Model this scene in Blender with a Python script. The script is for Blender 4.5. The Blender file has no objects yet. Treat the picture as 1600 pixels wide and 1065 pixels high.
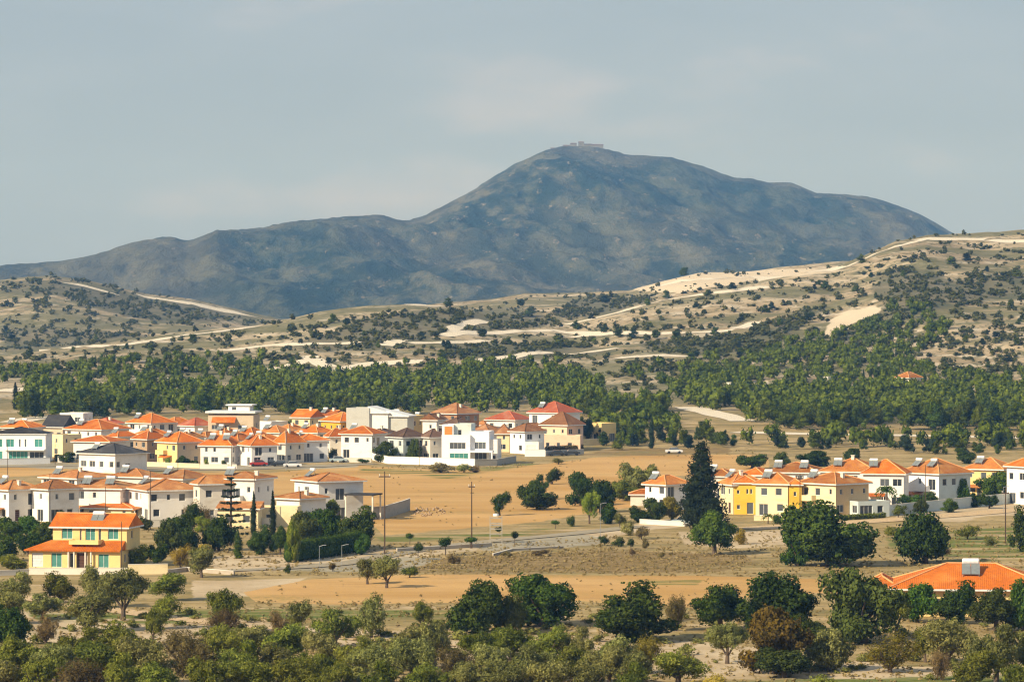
import bpy, bmesh, math, random
import numpy as np
from mathutils import Vector, Matrix

R = math.radians
scene = bpy.context.scene
rng = random.Random(11)

# ------------------------------------------------------------------ camera
CAM_H = 39.0
FPX = 6000.0            # focal length in photo pixels (1600 wide)
HZ = 467.0              # row of the horizon in the photo
cam_d = bpy.data.cameras.new("camera")
cam = bpy.data.objects.new("camera", cam_d)
scene.collection.objects.link(cam)
cam.location = (0, 0, CAM_H)
cam.rotation_euler = (R(90), 0, 0)
cam_d.sensor_width = 36.0
cam_d.lens = 135.0
cam_d.shift_y = -(532.5 - HZ) / 1600.0
cam_d.clip_start = 1.0
cam_d.clip_end = 40000.0
scene.camera = cam

# ------------------------------------------------------------------ sun, sky, exposure
SUN_EL, SUN_AZ = R(31), R(40)     # azimuth: from due left turned toward the viewer
sun_dir = Vector((-math.cos(SUN_EL) * math.cos(SUN_AZ), -math.cos(SUN_EL) * math.sin(SUN_AZ), math.sin(SUN_EL)))
sun_d = bpy.data.lights.new("sun", 'SUN')
sun_d.energy = 5.0
sun_d.angle = R(0.6)
sun_d.color = (1.0, 0.86, 0.64)
sun = bpy.data.objects.new("sun", sun_d)
sun.rotation_euler = sun_dir.to_track_quat('Z', 'Y').to_euler()
sun.location = (-100, -100, 200)
scene.collection.objects.link(sun)

world = bpy.data.worlds.new("World")
scene.world = world
world.use_nodes = True
wt = world.node_tree
wt.nodes.clear()
wo = wt.nodes.new("ShaderNodeOutputWorld")
bg = wt.nodes.new("ShaderNodeBackground")
sky = wt.nodes.new("ShaderNodeTexSky")
sky.sky_type = 'NISHITA'
sky.sun_disc = False
sky.sun_elevation = SUN_EL
sky.sun_rotation = math.atan2(sun_dir.x, sun_dir.y)
sky.air_density = 1.0
sky.dust_density = 1.2
sky.ozone_density = 2.0
# thin high cloud veil over the clear sky, the same in every direction
tc = wt.nodes.new("ShaderNodeTexCoord")
mp = wt.nodes.new("ShaderNodeMapping")
mp.inputs['Scale'].default_value = (7.0, 7.0, 22.0)
mp.inputs['Location'].default_value = (-0.175, 0.0, 0.42)
nz = wt.nodes.new("ShaderNodeTexNoise")
nz.inputs['Scale'].default_value = 1.6
nz.inputs['Detail'].default_value = 5.0
nz.inputs['Roughness'].default_value = 0.5
rp = wt.nodes.new("ShaderNodeValToRGB")
rp.color_ramp.elements[0].position = 0.40
rp.color_ramp.elements[0].color = (4.15, 4.82, 5.55, 1)
rp.color_ramp.elements[1].position = 0.72
rp.color_ramp.elements[1].color = (6.3, 6.1, 6.4, 1)
e_ = rp.color_ramp.elements.new(0.55); e_.color = (4.45, 5.08, 5.8, 1)
mx = wt.nodes.new("ShaderNodeMix")
mx.data_type = 'RGBA'
mx.inputs[0].default_value = 0.80
wt.links.new(tc.outputs['Generated'], mp.inputs['Vector'])
wt.links.new(mp.outputs[0], nz.inputs['Vector'])
wt.links.new(nz.outputs[0], rp.inputs[0])
wt.links.new(sky.outputs[0], mx.inputs[6])
wt.links.new(rp.outputs[0], mx.inputs[7])
wt.links.new(mx.outputs[2], bg.inputs['Color'])
bg.inputs['Strength'].default_value = 0.076
wt.links.new(bg.outputs[0], wo.inputs['Surface'])

scene.view_settings.view_transform = 'Standard'
scene.view_settings.look = 'None'
scene.view_settings.exposure = 0.34
scene.view_settings.gamma = 1.0
scene.view_settings.use_curve_mapping = False
scene.render.engine = 'CYCLES'
scene.cycles.use_denoising = True
scene.cycles.filter_width = 1.2
scene.cycles.max_bounces = 5
scene.cycles.diffuse_bounces = 3
scene.cycles.volume_bounces = 0
scene.cycles.transparent_max_bounces = 8
scene.cycles.volume_step_rate = 10.0

# ------------------------------------------------------------------ helpers
def link(o):
    scene.collection.objects.link(o)
    return o

def tag(o, label=None, cat=None, group=None, kind=None):
    if label: o['label'] = label
    if cat: o['category'] = cat
    if group: o['group'] = group
    if kind: o['kind'] = kind
    return o

def empty(name, loc, rz=0.0):
    o = bpy.data.objects.new(name, None)
    o.location = loc
    o.rotation_euler = (0, 0, rz)
    o.empty_display_size = 0.5
    return link(o)

def mesh_obj(name, me, parent=None, mat=None):
    if mat is not None:
        me.materials.clear() if len(me.materials) else None
        me.materials.append(mat)
    o = bpy.data.objects.new(name, me)
    link(o)
    if parent is not None: o.parent = parent
    return o

def np_mesh(name, V, F, smooth=False, mats=None, midx=None):
    """V (n,3), F (m,k) with one k."""
    V = np.asarray(V, dtype=np.float32); F = np.asarray(F, dtype=np.int32)
    me = bpy.data.meshes.new(name)
    k = F.shape[1]
    me.vertices.add(len(V)); me.vertices.foreach_set('co', V.ravel())
    me.loops.add(F.size); me.loops.foreach_set('vertex_index', F.ravel())
    me.polygons.add(len(F))
    me.polygons.foreach_set('loop_start', np.arange(0, F.size, k, dtype=np.int32))
    me.polygons.foreach_set('loop_total', np.full(len(F), k, dtype=np.int32))
    if mats:
        for m in mats: me.materials.append(m)
    if midx is not None: me.polygons.foreach_set('material_index', np.asarray(midx, dtype=np.int32))
    me.update(calc_edges=True)
    if smooth: me.polygons.foreach_set('use_smooth', np.ones(len(F), dtype=bool))
    return me

# numpy gradient noise -------------------------------------------------
_p = np.random.RandomState(5).permutation(4096)
def _h(ix, iy):
    return _p[(_p[ix & 4095] + iy) & 4095]
def pnoise(x, y):
    x = np.asarray(x, dtype=np.float64); y = np.asarray(y, dtype=np.float64)
    ix = np.floor(x).astype(np.int64); iy = np.floor(y).astype(np.int64)
    fx = x - ix; fy = y - iy
    u = fx * fx * fx * (fx * (fx * 6 - 15) + 10); v = fy * fy * fy * (fy * (fy * 6 - 15) + 10)
    def g(a, b, dx, dy):
        ang = _h(a, b) * (2 * math.pi / 4096.0)
        return np.cos(ang) * dx + np.sin(ang) * dy
    n00 = g(ix, iy, fx, fy); n10 = g(ix + 1, iy, fx - 1, fy)
    n01 = g(ix, iy + 1, fx, fy - 1); n11 = g(ix + 1, iy + 1, fx - 1, fy - 1)
    return (n00 * (1 - u) + n10 * u) * (1 - v) + (n01 * (1 - u) + n11 * u) * v
def fbm(x, y, o=4, gain=0.5):
    s = 0; a = 1.0
    for i in range(o):
        s = s + a * pnoise(x + 17.3 * i, y - 9.1 * i); x = x * 2.03; y = y * 2.03; a *= gain
    return s
def ridged(x, y, o=4):
    s = 0; a = 1.0
    for i in range(o):
        n = 1 - 2 * np.abs(pnoise(x + 7.7 * i, y + 3.1 * i)); s = s + a * n; x = x * 2.1; y = y * 2.1; a *= 0.5
    return s

# ------------------------------------------------------------------ terrain
def I(px, pts):
    a = np.array(pts, dtype=float)
    return np.interp(px, a[:, 0], a[:, 1])

C1 = [(-900, 575), (-200, 565), (0, 558), (100, 545), (190, 530), (300, 518), (400, 510), (450, 500), (500, 488), (540, 482), (580, 478), (650, 476),
      (700, 480), (760, 492), (830, 499), (890, 503), (960, 488), (1060, 465), (1130, 452), (1200, 440), (1260, 430), (1300, 424), (1350, 404), (1400, 381),
      (1450, 371), (1500, 369), (1560, 370), (1600, 368), (1700, 360), (1900, 352), (2600, 360)]
C1D = [(-900, 1650), (0, 1620), (600, 1750), (1000, 1780), (1300, 1950), (1600, 2080), (2600, 2100)]
C2 = [(-900, 470), (-300, 452), (-80, 444), (0, 438), (40, 434), (80, 432), (130, 438), (180, 449), (230, 460), (300, 468), (380, 486), (440, 499), (520, 496),
      (600, 482), (700, 474), (760, 470), (820, 459), (900, 458), (980, 455), (1040, 440), (1090, 432), (1200, 430), (1300, 421), (1400, 412), (1600, 405), (2600, 400)]
C2D = [(-900, 2900), (400, 2850), (560, 2700), (760, 2500), (1200, 2500), (2600, 2700)]
MT = [(-900, 445), (-300, 432), (-60, 421), (0, 418), (30, 415), (60, 412), (130, 404), (180, 389), (225, 377), (255, 372), (275, 374), (290, 378), (305, 376), (340, 361),
      (400, 358), (440, 350), (500, 343), (540, 340), (600, 339), (615, 344), (640, 346), (665, 338), (690, 325), (740, 299), (775, 276), (805, 258), (830, 247), (850, 237),
      (875, 231), (920, 231), (950, 236), (975, 243), (1050, 248), (1100, 262), (1125, 272), (1150, 280), (1175, 281), (1200, 287), (1235, 287), (1255, 294), (1275, 303), (1310, 305),
      (1350, 308), (1380, 315), (1410, 325), (1440, 338), (1465, 352), (1500, 372), (1560, 395), (1700, 420), (2000, 440), (2600, 455)]
MTD = [(-900, 5000), (0, 5300), (500, 5600), (640, 6000), (900, 6800), (2600, 6800)]

def terrain(x, y):
    x = np.asarray(x, dtype=np.float64); D = np.maximum(np.asarray(y, dtype=np.float64), 1.0)
    px = 800 + FPX * x / np.maximum(D, 300)
    zc = lambda row, d: CAM_H - (row - HZ) * d / FPX
    d1 = I(px, C1D); d2 = I(px, C2D); d3 = I(px, MTD)
    z1 = zc(I(px, C1), d1); z2 = zc(I(px, C2), d2); z3 = zc(I(px, MT), d3)
    kn = [(np.zeros_like(px), np.zeros_like(px)), (np.full_like(px, 900.), np.zeros_like(px)),
          (np.full_like(px, 1150.), np.full_like(px, 4.0)), (np.full_like(px, 1340.), I(px, [(0, 9), (900, 10), (1200, 11), (1600, 12)])),
          (1340 + (d1 - 1340) * 0.5, 10 + (z1 - 10) * I(px, [(0, .42), (1000, .42), (1500, .55)])),
          (d1, z1), (d1 + 260, z1 - 12), (d2 - 330, z2 - 9), (d2, z2), (d2 + 500, np.minimum(z2 - 22, 24)),
          (np.full_like(px, 4200.), np.full_like(px, 19.)), (4200 + (d3 - 4200) * .45, 19 + (z3 - 19) * .30), (d3, z3), (d3 + 900, z3 * .62), (np.full_like(px, 9800.), np.full_like(px, 25.))]
    # monotone cubic through the knots
    K = np.array([k[0] for k in kn]); Z = np.array([k[1] for k in kn])
    h = np.diff(K, axis=0); s = np.diff(Z, axis=0) / np.maximum(h, 1)
    m = np.zeros_like(Z)
    prod = s[:-1] * s[1:]
    m[1:-1] = np.where(prod > 0, 2 * prod / np.where(np.abs(s[:-1] + s[1:]) < 1e-9, 1e-9, s[:-1] + s[1:]), 0)
    z = np.zeros_like(px)
    for i in range(len(kn) - 1):
        t = (D - K[i]) / h[i]
        inside = (t >= 0) & (t < 1)
        t = np.clip(t, 0, 1)
        v = ((1 + 2 * t) * (1 - t) ** 2) * Z[i] + t * (1 - t) ** 2 * h[i] * m[i] + t * t * (3 - 2 * t) * Z[i + 1] + t * t * (t - 1) * h[i] * m[i + 1]
        z = np.where(inside, v, z)
    z = np.where(D >= K[-1], 25.0, z)
    # relief
    hill = np.clip((D - 1200) / 200, 0, 1) * np.clip((4200 - D) / 600, 0, 1)
    nearc = np.exp(-((D - d1) / 90.0) ** 2) + np.exp(-((D - d2) / 110.0) ** 2)
    z = z + hill * (1 - 0.8 * np.clip(nearc, 0, 1)) * (2.2 * fbm(x / 90., D / 130., 4) + I(px, [(0, 1.5), (900, 2), (1250, 5), (1700, 6)]) * (ridged(x / 150. + .3, D / 420., 3) - .4))
    z = z + hill * 0.35 * fbm(x / 14., D / 14., 2)
    tm = np.clip((D - 4200) / (d3 - 4200), 0, 1)
    env = np.sin(np.pi * tm ** 0.9) ** 0.8 * (D > 4200) * (D < d3)
    wx = x + 120 * fbm(x / 600., D / 600., 2)
    z = z + env * np.clip((.97 - tm) / .3, 0, 1) * (0.13 * np.maximum(z3, 60)) * (ridged((wx + 0.25 * D) / 520., D / 1500. + 4, 4) - .55)
    z = z + env * 9 * fbm(x / 70., D / 110., 3)
    z = z + env * np.clip((.985 - tm) / .2, 0, 1) * 15 * (ridged((x + .15 * D + 40 * fbm(x / 200., D / 200., 2)) / 170., D / 900. + 2, 3) - .5)
    z = z + np.exp(-((D - d3) / 120.) ** 2) * (3.2 * fbm(x / 18., D / 40. + 3, 3) + 3.4 * pnoise(x / 55., 8.5))
    # plain: faint undulation, and the viewer's hill
    z = z + np.clip((D - 250) / 60, 0, 1) * (D < 1400) * (.22 * fbm(x / 55., D / 75., 2))
    tt = np.clip((D - 4) / 190., 0, 1)
    z = z + 36.6 * (1 - tt * tt * (3 - 2 * tt))
    return z

def prow(x, y, z):
    return HZ + (CAM_H - z) * FPX / y

_Ds = np.concatenate([np.linspace(300, 1000, 1400, endpoint=False), np.linspace(1000, 3300, 1500)])
def at(px, py):
    """photo pixel -> ground point (first ground seen in that direction)."""
    x = (px - 800) / FPX * _Ds
    z = terrain(x, _Ds)
    r = prow(x, _Ds, z)
    i = int(np.argmax(r <= py)) if (r <= py).any() else len(_Ds) - 1
    i = max(i, 1)
    r0, r1 = r[i - 1], r[i]
    f = 0 if r0 == r1 else min(max((r0 - py) / (r0 - r1), 0), 1)
    D = _Ds[i - 1] + f * (_Ds[i] - _Ds[i - 1])
    X = (px - 800) / FPX * D
    return Vector((X, D, float(terrain(np.array([X]), np.array([D]))[0])))
def ground_z(x, y):
    return float(terrain(np.array([x]), np.array([y]))[0])
_grid_px = np.linspace(-100, 1700, 361)
_G = None
def at_many(pxs, pys):
    """vectorised at() through a lookup table over direction and distance."""
    global _G
    if _G is None:
        X = (_grid_px[:, None] - 800) / FPX * _Ds[None, :]
        Z = terrain(X, np.broadcast_to(_Ds, X.shape))
        _G = np.minimum.accumulate(prow(X, _Ds[None, :], Z), axis=1)
    gi = np.clip(np.rint((pxs + 100) / 5).astype(int), 0, 360)
    out = np.empty(len(pxs))
    for k in range(len(pxs)):
        row = _G[gi[k]]
        j = np.searchsorted(-row, -pys[k])
        out[k] = _Ds[min(j, len(_Ds) - 1)]
    X = (pxs - 800) / FPX * out
    return X, out, terrain(X, out)

# ------------------------------------------------------------------ node helpers
class NT:
    def __init__(s, name):
        s.m = bpy.data.materials.new(name); s.m.use_nodes = True
        s.t = s.m.node_tree; s.t.nodes.clear()
        s.out = s.t.nodes.new("ShaderNodeOutputMaterial")
    def n(s, typ, **kw):
        nd = s.t.nodes.new(typ)
        for k, v in kw.items():
            if hasattr(nd, k): setattr(nd, k, v)
        return nd
    def l(s, a, b): s.t.links.new(a, b)
    def pos(s): return s.n("ShaderNodeNewGeometry").outputs['Position']
    def noise(s, scale, detail=3, rough=.55, vec=None, sc=(1, 1, 1), dist=0):
        mpn = s.n("ShaderNodeMapping"); mpn.inputs['Scale'].default_value = sc
        s.l(vec if vec is not None else s.pos(), mpn.inputs['Vector'])
        nd = s.n("ShaderNodeTexNoise")
        nd.inputs['Scale'].default_value = scale; nd.inputs['Detail'].default_value = detail; nd.inputs['Roughness'].default_value = rough
        nd.inputs['Distortion'].default_value = dist
        s.l(mpn.outputs[0], nd.inputs['Vector'])
        return nd.outputs[0]
    def ramp(s, fac, a, b, ca=0, cb=1):
        mr = s.n("ShaderNodeMapRange"); mr.interpolation_type = 'SMOOTHSTEP'
        for i, v in enumerate((a, b, ca, cb)): mr.inputs[i + 1].default_value = v
        s.l(fac, mr.inputs[0]); return mr.outputs[0]
    def mix(s, fac, a, b, blend='MIX'):
        m = s.n("ShaderNodeMix"); m.data_type = 'RGBA'; m.blend_type = blend
        if isinstance(fac, (int, float)): m.inputs[0].default_value = fac
        else: s.l(fac, m.inputs[0])
        for i, c in ((6, a), (7, b)):
            if isinstance(c, tuple): m.inputs[i].default_value = (*c[:3], 1)
            else: s.l(c, m.inputs[i])
        return m.outputs[2]
    def math(s, op, a, b=0.0, clamp=False):
        m = s.n("ShaderNodeMath"); m.operation = op; m.use_clamp = clamp
        for i, c in ((0, a), (1, b)):
            if isinstance(c, (int, float)): m.inputs[i].default_value = c
            else: s.l(c, m.inputs[i])
        return m.outputs[0]
    def bump(s, h, strength=.5, dist=.1):
        b = s.n("ShaderNodeBump"); b.inputs['Strength'].default_value = strength; b.inputs['Distance'].default_value = dist
        s.l(h, b.inputs['Height']); return b.outputs[0]
    def bsdf(s, col, rough=.8, metal=0, normal=None, spec=.3):
        b = s.n("ShaderNodeBsdfPrincipled")
        if isinstance(col, tuple): b.inputs['Base Color'].default_value = (*col[:3], 1)
        else: s.l(col, b.inputs['Base Color'])
        b.inputs['Roughness'].default_value = rough; b.inputs['Metallic'].default_value = metal
        b.inputs['Specular IOR Level'].default_value = spec
        if normal is not None: s.l(normal, b.inputs['Normal'])
        s.l(b.outputs[0], s.out.inputs['Surface']); return b
# ------------------------------------------------------------------ ground sheet
def poly_sdf(px, py, poly):
    """signed distance in photo pixels, positive inside."""
    P = np.array(poly, dtype=float); n = len(P)
    d = np.full(px.shape, 1e9); inside = np.zeros(px.shape, dtype=bool)
    for i in range(n):
        a = P[i]; b = P[(i + 1) % n]; e = b - a
        wx = px - a[0]; wy = py - a[1]
        t = np.clip((wx * e[0] + wy * e[1]) / max(e @ e, 1e-9), 0, 1)
        d = np.minimum(d, (wx - t * e[0]) ** 2 + (2.2 * (wy - t * e[1])) ** 2)
        c = (a[1] > py) != (b[1] > py)
        with np.errstate(divide='ignore', invalid='ignore'):
            xi = (b[0] - a[0]) * (py - a[1]) / (b[1] - a[1] if b[1] != a[1] else 1e-9) + a[0]
        inside ^= c & (px < xi)
    d = np.sqrt(d)
    return np.where(inside, d, -d)

FIELDS = [  # ploughed ochre ground
    [(380, 742), (560, 727), (700, 735), (860, 724), (930, 714), (1000, 711), (1170, 709), (1200, 716), (1205, 745), (1020, 742), (1000, 790), (930, 800), (840, 815), (600, 836), (560, 800), (420, 770)],
    [(-60, 727), (60, 726), (110, 732), (200, 742), (380, 736), (380, 752), (60, 742), (-60, 750)],
    [(480, 905), (620, 898), (760, 896), (1100, 899), (1300, 905), (1340, 925), (1180, 930), (1090, 950), (900, 938), (560, 944), (400, 940), (380, 925)],
      ]
PALE = [   # bare pale earth and chalk
    [(-60, 948), (120, 960), (330, 968), (620, 985), (720, 990), (1000, 995), (1180, 1010), (1400, 1040), (1700, 1040), (1700, 1075), (1100, 1060), (900, 1040), (400, 1010), (-60, 1000)],
    [(300, 905), (480, 902), (420, 930), (300, 935)],
    [(1285, 524), (1300, 496), (1330, 484), (1368, 478), (1378, 486), (1330, 508), (1308, 526)],
    [(1395, 800), (1470, 795), (1530, 790), (1650, 783), (1650, 800), (1545, 806), (1500, 815), (1400, 812)],
    [(820, 846), (1100, 800), (1140, 812), (1000, 830), (900, 852)],
    [(1060, 830), (1220, 828), (1230, 850), (1150, 856), (1070, 850)],
    [(330, 868), (640, 856), (760, 852), (740, 860), (600, 876), (440, 893), (330, 893)],
    [(1130, 598), (1200, 594), (1210, 612), (1150, 612)],
    [(940, 430), (1310, 417), (1310, 424), (1180, 438), (1060, 458), (1000, 455)],
]
GREEN = [  # fresh green weeds
    [(560, 730), (620, 731), (720, 737), (760, 729), (840, 722), (830, 727), (760, 738), (700, 748), (640, 741), (560, 737)],
    [(1010, 905), (1100, 905), (1090, 915), (1010, 912)],
    [(40, 955), (300, 950), (560, 945), (720, 945), (700, 962), (300, 970), (240, 975), (60, 972)],
    [(580, 838), (740, 834), (900, 822), (860, 830), (740, 842), (600, 846)],
    [(1100, 1060), (1700, 1052), (1700, 1080), (1100, 1080)],
    [(1380, 838), (1600, 820), (1640, 872), (1500, 878), (1400, 870)],
]
GREY = [   # compacted gravel lots and old asphalt
    [(740, 856), (800, 842), (900, 832), (945, 838), (935, 850), (860, 857), (780, 862)],
    [(470, 882), (560, 876), (640, 869), (690, 872), (640, 890), (540, 893), (440, 893)],
    [(0, 722), (330, 727), (520, 724), (560, 728), (560, 731), (300, 735), (0, 730)],
]
BROWN = [  # rough dry-weed banks
    [(640, 878), (760, 866), (940, 858), (1160, 866), (1190, 880), (1120, 893), (900, 896), (640, 893)],
    [(1140, 700), (960, 700), (900, 712), (980, 712), (1140, 709)],
]
SCRUB = [  # dark scrub patches on the hills
    [(1370, 430), (1420, 412), (1460, 425), (1490, 440), (1600, 425), (1650, 430), (1650, 470), (1560, 468), (1480, 478), (1400, 505), (1380, 520), (1340, 545), (1250, 560), (1230, 545), (1300, 530), (1380, 480), (1362, 450)],
    [(900, 468), (950, 462), (1010, 462), (1040, 470), (960, 490), (890, 500), (860, 492)],
    [(640, 484), (820, 480), (900, 500), (840, 512), (700, 520), (620, 545), (500, 550), (440, 540), (520, 520), (560, 500)],
    [(0, 440), (100, 436), (200, 458), (330, 480), (370, 500), (260, 506), (180, 490), (90, 462), (0, 460)],
    [(0, 510), (160, 515), (240, 525), (160, 540), (0, 548)],
    [(700, 540), (900, 535), (960, 548), (900, 560), (760, 560), (700, 556)],
    [(1120, 545), (1200, 500), (1290, 480), (1240, 520), (1180, 560)],
    [(1000, 535), (1140, 520), (1180, 530), (1120, 560), (1010, 545)],
]

def build_ground():
    rows = [-60., -20., 0., 15, 30, 45, 60, 80, 100, 125, 150, 180, 210, 240, 270, 300, 330, 350, 365]
    rows += list(FPX * CAM_H / (np.arange(1085, 692, -1.25) - HZ))
    rows += list(np.arange(rows[-1] + 5, 2100, 5.5)) + list(np.arange(2105, 2950, 11)) + list(np.arange(2960, 4200, 40)) + list(np.arange(4210, 6900, 17)) + list(np.linspace(6950, 9900, 30))
    rows = np.array(rows)
    cf = np.linspace(-0.1440, 0.1440, 420)
    co = np.linspace(0.150, 0.30, 14)
    cols = np.concatenate([-co[::-1], cf, co])
    half = np.maximum(rows * 0.30, 110.0)
    tx = cols / 0.30
    Y = np.repeat(rows[:, None], len(cols), 1)
    X = half[:, None] * tx[None, :]
    Z = terrain(X, np.maximum(Y, 1))
    Yc = np.maximum(Y, 300)
    PX = 800 + FPX * X / Yc; PY = prow(X, Yc, Z)
    nr, nc = X.shape
    idx = np.arange(nr * nc).reshape(nr, nc)
    F = np.stack([idx[:-1, :-1], idx[:-1, 1:], idx[1:, 1:], idx[1:, :-1]], -1).reshape(-1, 4)
    me = np_mesh("ground", np.stack([X, Y, Z], -1).reshape(-1, 3), F, smooth=True)
    vis = (Y > 300) & (Y < 3200)
    def mask(polys, lim=(300, 3200)):
        out = np.full(X.shape, -30.0)
        s = vis & (Y < lim[1]) & (Y > lim[0])
        px = PX[s]; py = PY[s]; best = np.full(px.shape, -30.0)
        for p in polys:
            best = np.maximum(best, poly_sdf(px, py, p))
        out[s] = np.clip(best, -30, 30)
        return np.clip(out / 60 + .5, 0, 1)
    near = (300, 1180)
    chans = {'field_mask': mask(FIELDS, near), 'green_mask': mask(GREEN, near), 'grey_mask': mask(GREY, near), 'brown_mask': mask(BROWN, near),
             'pale_mask': mask(PALE), 'scrub_mask': mask(SCRUB, (1200, 3200)),
             'hill_mask': np.clip((Y - 1100) / 160, 0, 1), 'mount_mask': np.clip((Y - 3300) / 700, 0, 1)}
    for k, v in chans.items():
        a = me.attributes.new(k, 'FLOAT', 'POINT'); a.data.foreach_set('value', v.astype(np.float32).ravel())
    return me

def ground_material():
    g = NT("ground_earth")
    def at_(n):
        a = g.n("ShaderNodeAttribute"); a.attribute_name = n; return a.outputs['Fac']
    big = g.noise(.018, 4, .6); mid = g.noise(.09, 4, .6); fine = g.noise(.6, 4, .65); vfine = g.noise(2.2, 3, .6)
    streak = g.noise(.16, 4, .6, sc=(.22, 1, 1))
    # dry grass and soil
    base = g.mix(g.ramp(mid, .38, .62), (.30, .22, .09), (.42, .31, .15))
    base = g.mix(g.ramp(streak, .5, .68), base, (.20, .165, .065))
    base = g.mix(g.ramp(streak, .44, .30), base, (.50, .38, .23))
    base = g.mix(g.ramp(fine, .52, .7), base, (.17, .135, .06))
    base = g.mix(g.ramp(vfine, .55, .75, 0, .6), base, (.46, .37, .22))
    # edges wobble with noise
    wob = g.math('MULTIPLY', g.math('SUBTRACT', g.noise(.10, 5, .7, sc=(.45, 1, 1)), .5), .55)
    def m(name, lo=.49, hi=.52, w=wob):
        return g.ramp(g.math('ADD', at_(name), w), lo, hi)
    brown = g.mix(g.ramp(fine, .4, .62), (.27, .185, .075), (.19, .135, .055))
    brown = g.mix(g.ramp(streak, .5, .66), brown, (.34, .25, .13))
    base = g.mix(m('brown_mask', .47, .54), base, brown)
    pale = g.mix(g.ramp(mid, .35, .65), (.46, .35, .215), (.56, .45, .30))
    pale = g.mix(g.ramp(fine, .55, .72, 0, .7), pale, (.30, .23, .12))
    base = g.mix(m('pale_mask', .47, .54), base, pale)
    # ploughed field: furrow streaks, tonal bands
    fur = g.noise(.8, 4, .7, sc=(.10, .8, 1)); fb = g.noise(.05, 3, .5, sc=(.25, 1, 1))
    field = g.mix(g.ramp(fb, .35, .65), (.46, .27, .090), (.55, .345, .140))
    field = g.mix(g.ramp(fur, .5, .75, 0, .55), field, (.36, .20, .07))
    field = g.mix(g.ramp(big, .52, .66, 0, .5), field, (.62, .385, .16))
    fw = g.math('MULTIPLY', g.math('SUBTRACT', g.noise(.2, 4, .65, sc=(.35, 1, 1)), .5), .22)
    base = g.mix(m('field_mask', .485, .515, fw), base, field)
    grey = g.mix(g.ramp(mid, .4, .6), (.29, .255, .185), (.38, .335, .24))
    base = g.mix(m('grey_mask', .48, .52), base, grey)
    green = g.mix(g.ramp(fine, .4, .6), (.10, .135, .025), (.17, .18, .045))
    gm = g.math('MULTIPLY', m('green_mask', .44, .6), g.ramp(streak, .40, .55))
    base = g.mix(gm, base, green)
    # scattered greenish dry turf and darker damp bands keep large areas from going flat
    tf = g.noise(.045, 5, .7, sc=(.5, 1, 1)); tg = g.noise(1.1, 3, .7)
    base = g.mix(g.math('MULTIPLY', g.math('MULTIPLY', g.ramp(tf, .53, .66), g.ramp(tg, .38, .58)), .55), base, (.20, .19, .06))
    cl = g.noise(.35, 4, .75, sc=(.25, 1, 1))
    base = g.mix(g.ramp(cl, .56, .72, 0, .35), base, (.26, .17, .07))
    # hills: chalky earth with scrub in patches, terraces across the slope
    geo = g.n("ShaderNodeNewGeometry"); sep = g.n("ShaderNodeSeparateXYZ"); g.l(geo.outputs['Position'], sep.inputs[0])
    terr = g.n("ShaderNodeTexWave"); terr.wave_type = 'BANDS'; terr.bands_direction = 'Z'
    terr.inputs['Scale'].default_value = .11; terr.inputs['Distortion'].default_value = 5; terr.inputs['Detail'].default_value = 3; terr.inputs['Detail Scale'].default_value = .6
    g.l(geo.outputs['Position'], terr.inputs['Vector'])
    hb = g.noise(.012, 5, .62, sc=(1, .5, 1)); hs = g.noise(.07, 4, .7, sc=(1, .4, 1)); hf = g.noise(.28, 3, .7, sc=(1, .4, 1))
    hill = g.mix(g.ramp(hb, .38, .62), (.33, .255, .155), (.46, .375, .25))
    hill = g.mix(g.ramp(hs, .45, .68), hill, (.20, .165, .09))
    hill = g.mix(g.math('MULTIPLY', g.ramp(terr.outputs['Fac'], .72, .95), g.ramp(hs, .35, .6, 0, .7)), hill, (.62, .54, .42))
    hill = g.mix(g.ramp(hf, .50, .64, 0, .85), hill, (.11, .105, .050))
    hv = g.noise(.022, 4, .65, sc=(.45, .8, 1))
    hill = g.mix(g.ramp(hv, .45, .57, 0, .8), hill, (.125, .125, .055))
    scrub = g.mix(g.ramp(hs, .35, .65), (.075, .085, .045), (.16, .14, .085))
    hw = g.math('MULTIPLY', g.math('SUBTRACT', g.noise(.03, 5, .7, sc=(.6, 1, 1)), .5), .9)
    hill = g.mix(g.math('MULTIPLY', g.ramp(g.math('ADD', at_('scrub_mask'), hw), .42, .62), .82), hill, scrub)
    hill = g.mix(g.math('MULTIPLY', m('pale_mask', .47, .54), .9), hill, (.62, .52, .38))
    base = g.mix(at_('hill_mask'), base, hill)
    # mountain: dark maquis broken by pale rock
    mb = g.noise(.0030, 5, .62, sc=(1, .35, 1)); ms = g.noise(.016, 5, .75, sc=(1, .22, 1)); mf = g.noise(.06, 3, .75, sc=(1, .2, 1))
    mt = g.mix(g.ramp(ms, .42, .60), (.014, .028, .018), (.075, .085, .050))
    mbig = g.noise(.0016, 4, .6, sc=(1, .4, 1), dist=.6)
    mt = g.mix(g.ramp(mbig, .42, .60), mt, g.mix(.30, mt, (.19, .155, .10)))
    rock = g.math('MULTIPLY', g.ramp(mb, .44, .62), g.ramp(ms, .47, .60))
    mt = g.mix(g.math('MULTIPLY', rock, .20), mt, (.26, .22, .16))
    mt = g.mix(g.math('MULTIPLY', g.ramp(mf, .60, .74, 0, .6), g.ramp(mb, .36, .5, 0, .8)), mt, (.46, .38, .30))
    base = g.mix(at_('mount_mask'), base, mt)
    hgt = g.math('ADD', g.math('MULTIPLY', fine, .5), g.math('MULTIPLY', vfine, .25))
    mh = g.noise(.022, 7, .68, sc=(1, .45, 1))
    hgt = g.math('ADD', hgt, g.math('MULTIPLY', g.math('MULTIPLY', mh, 75.), at_('mount_mask')))
    g.bsdf(base, .95, normal=g.bump(hgt, .55, .6), spec=.1)
    return g.m

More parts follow.
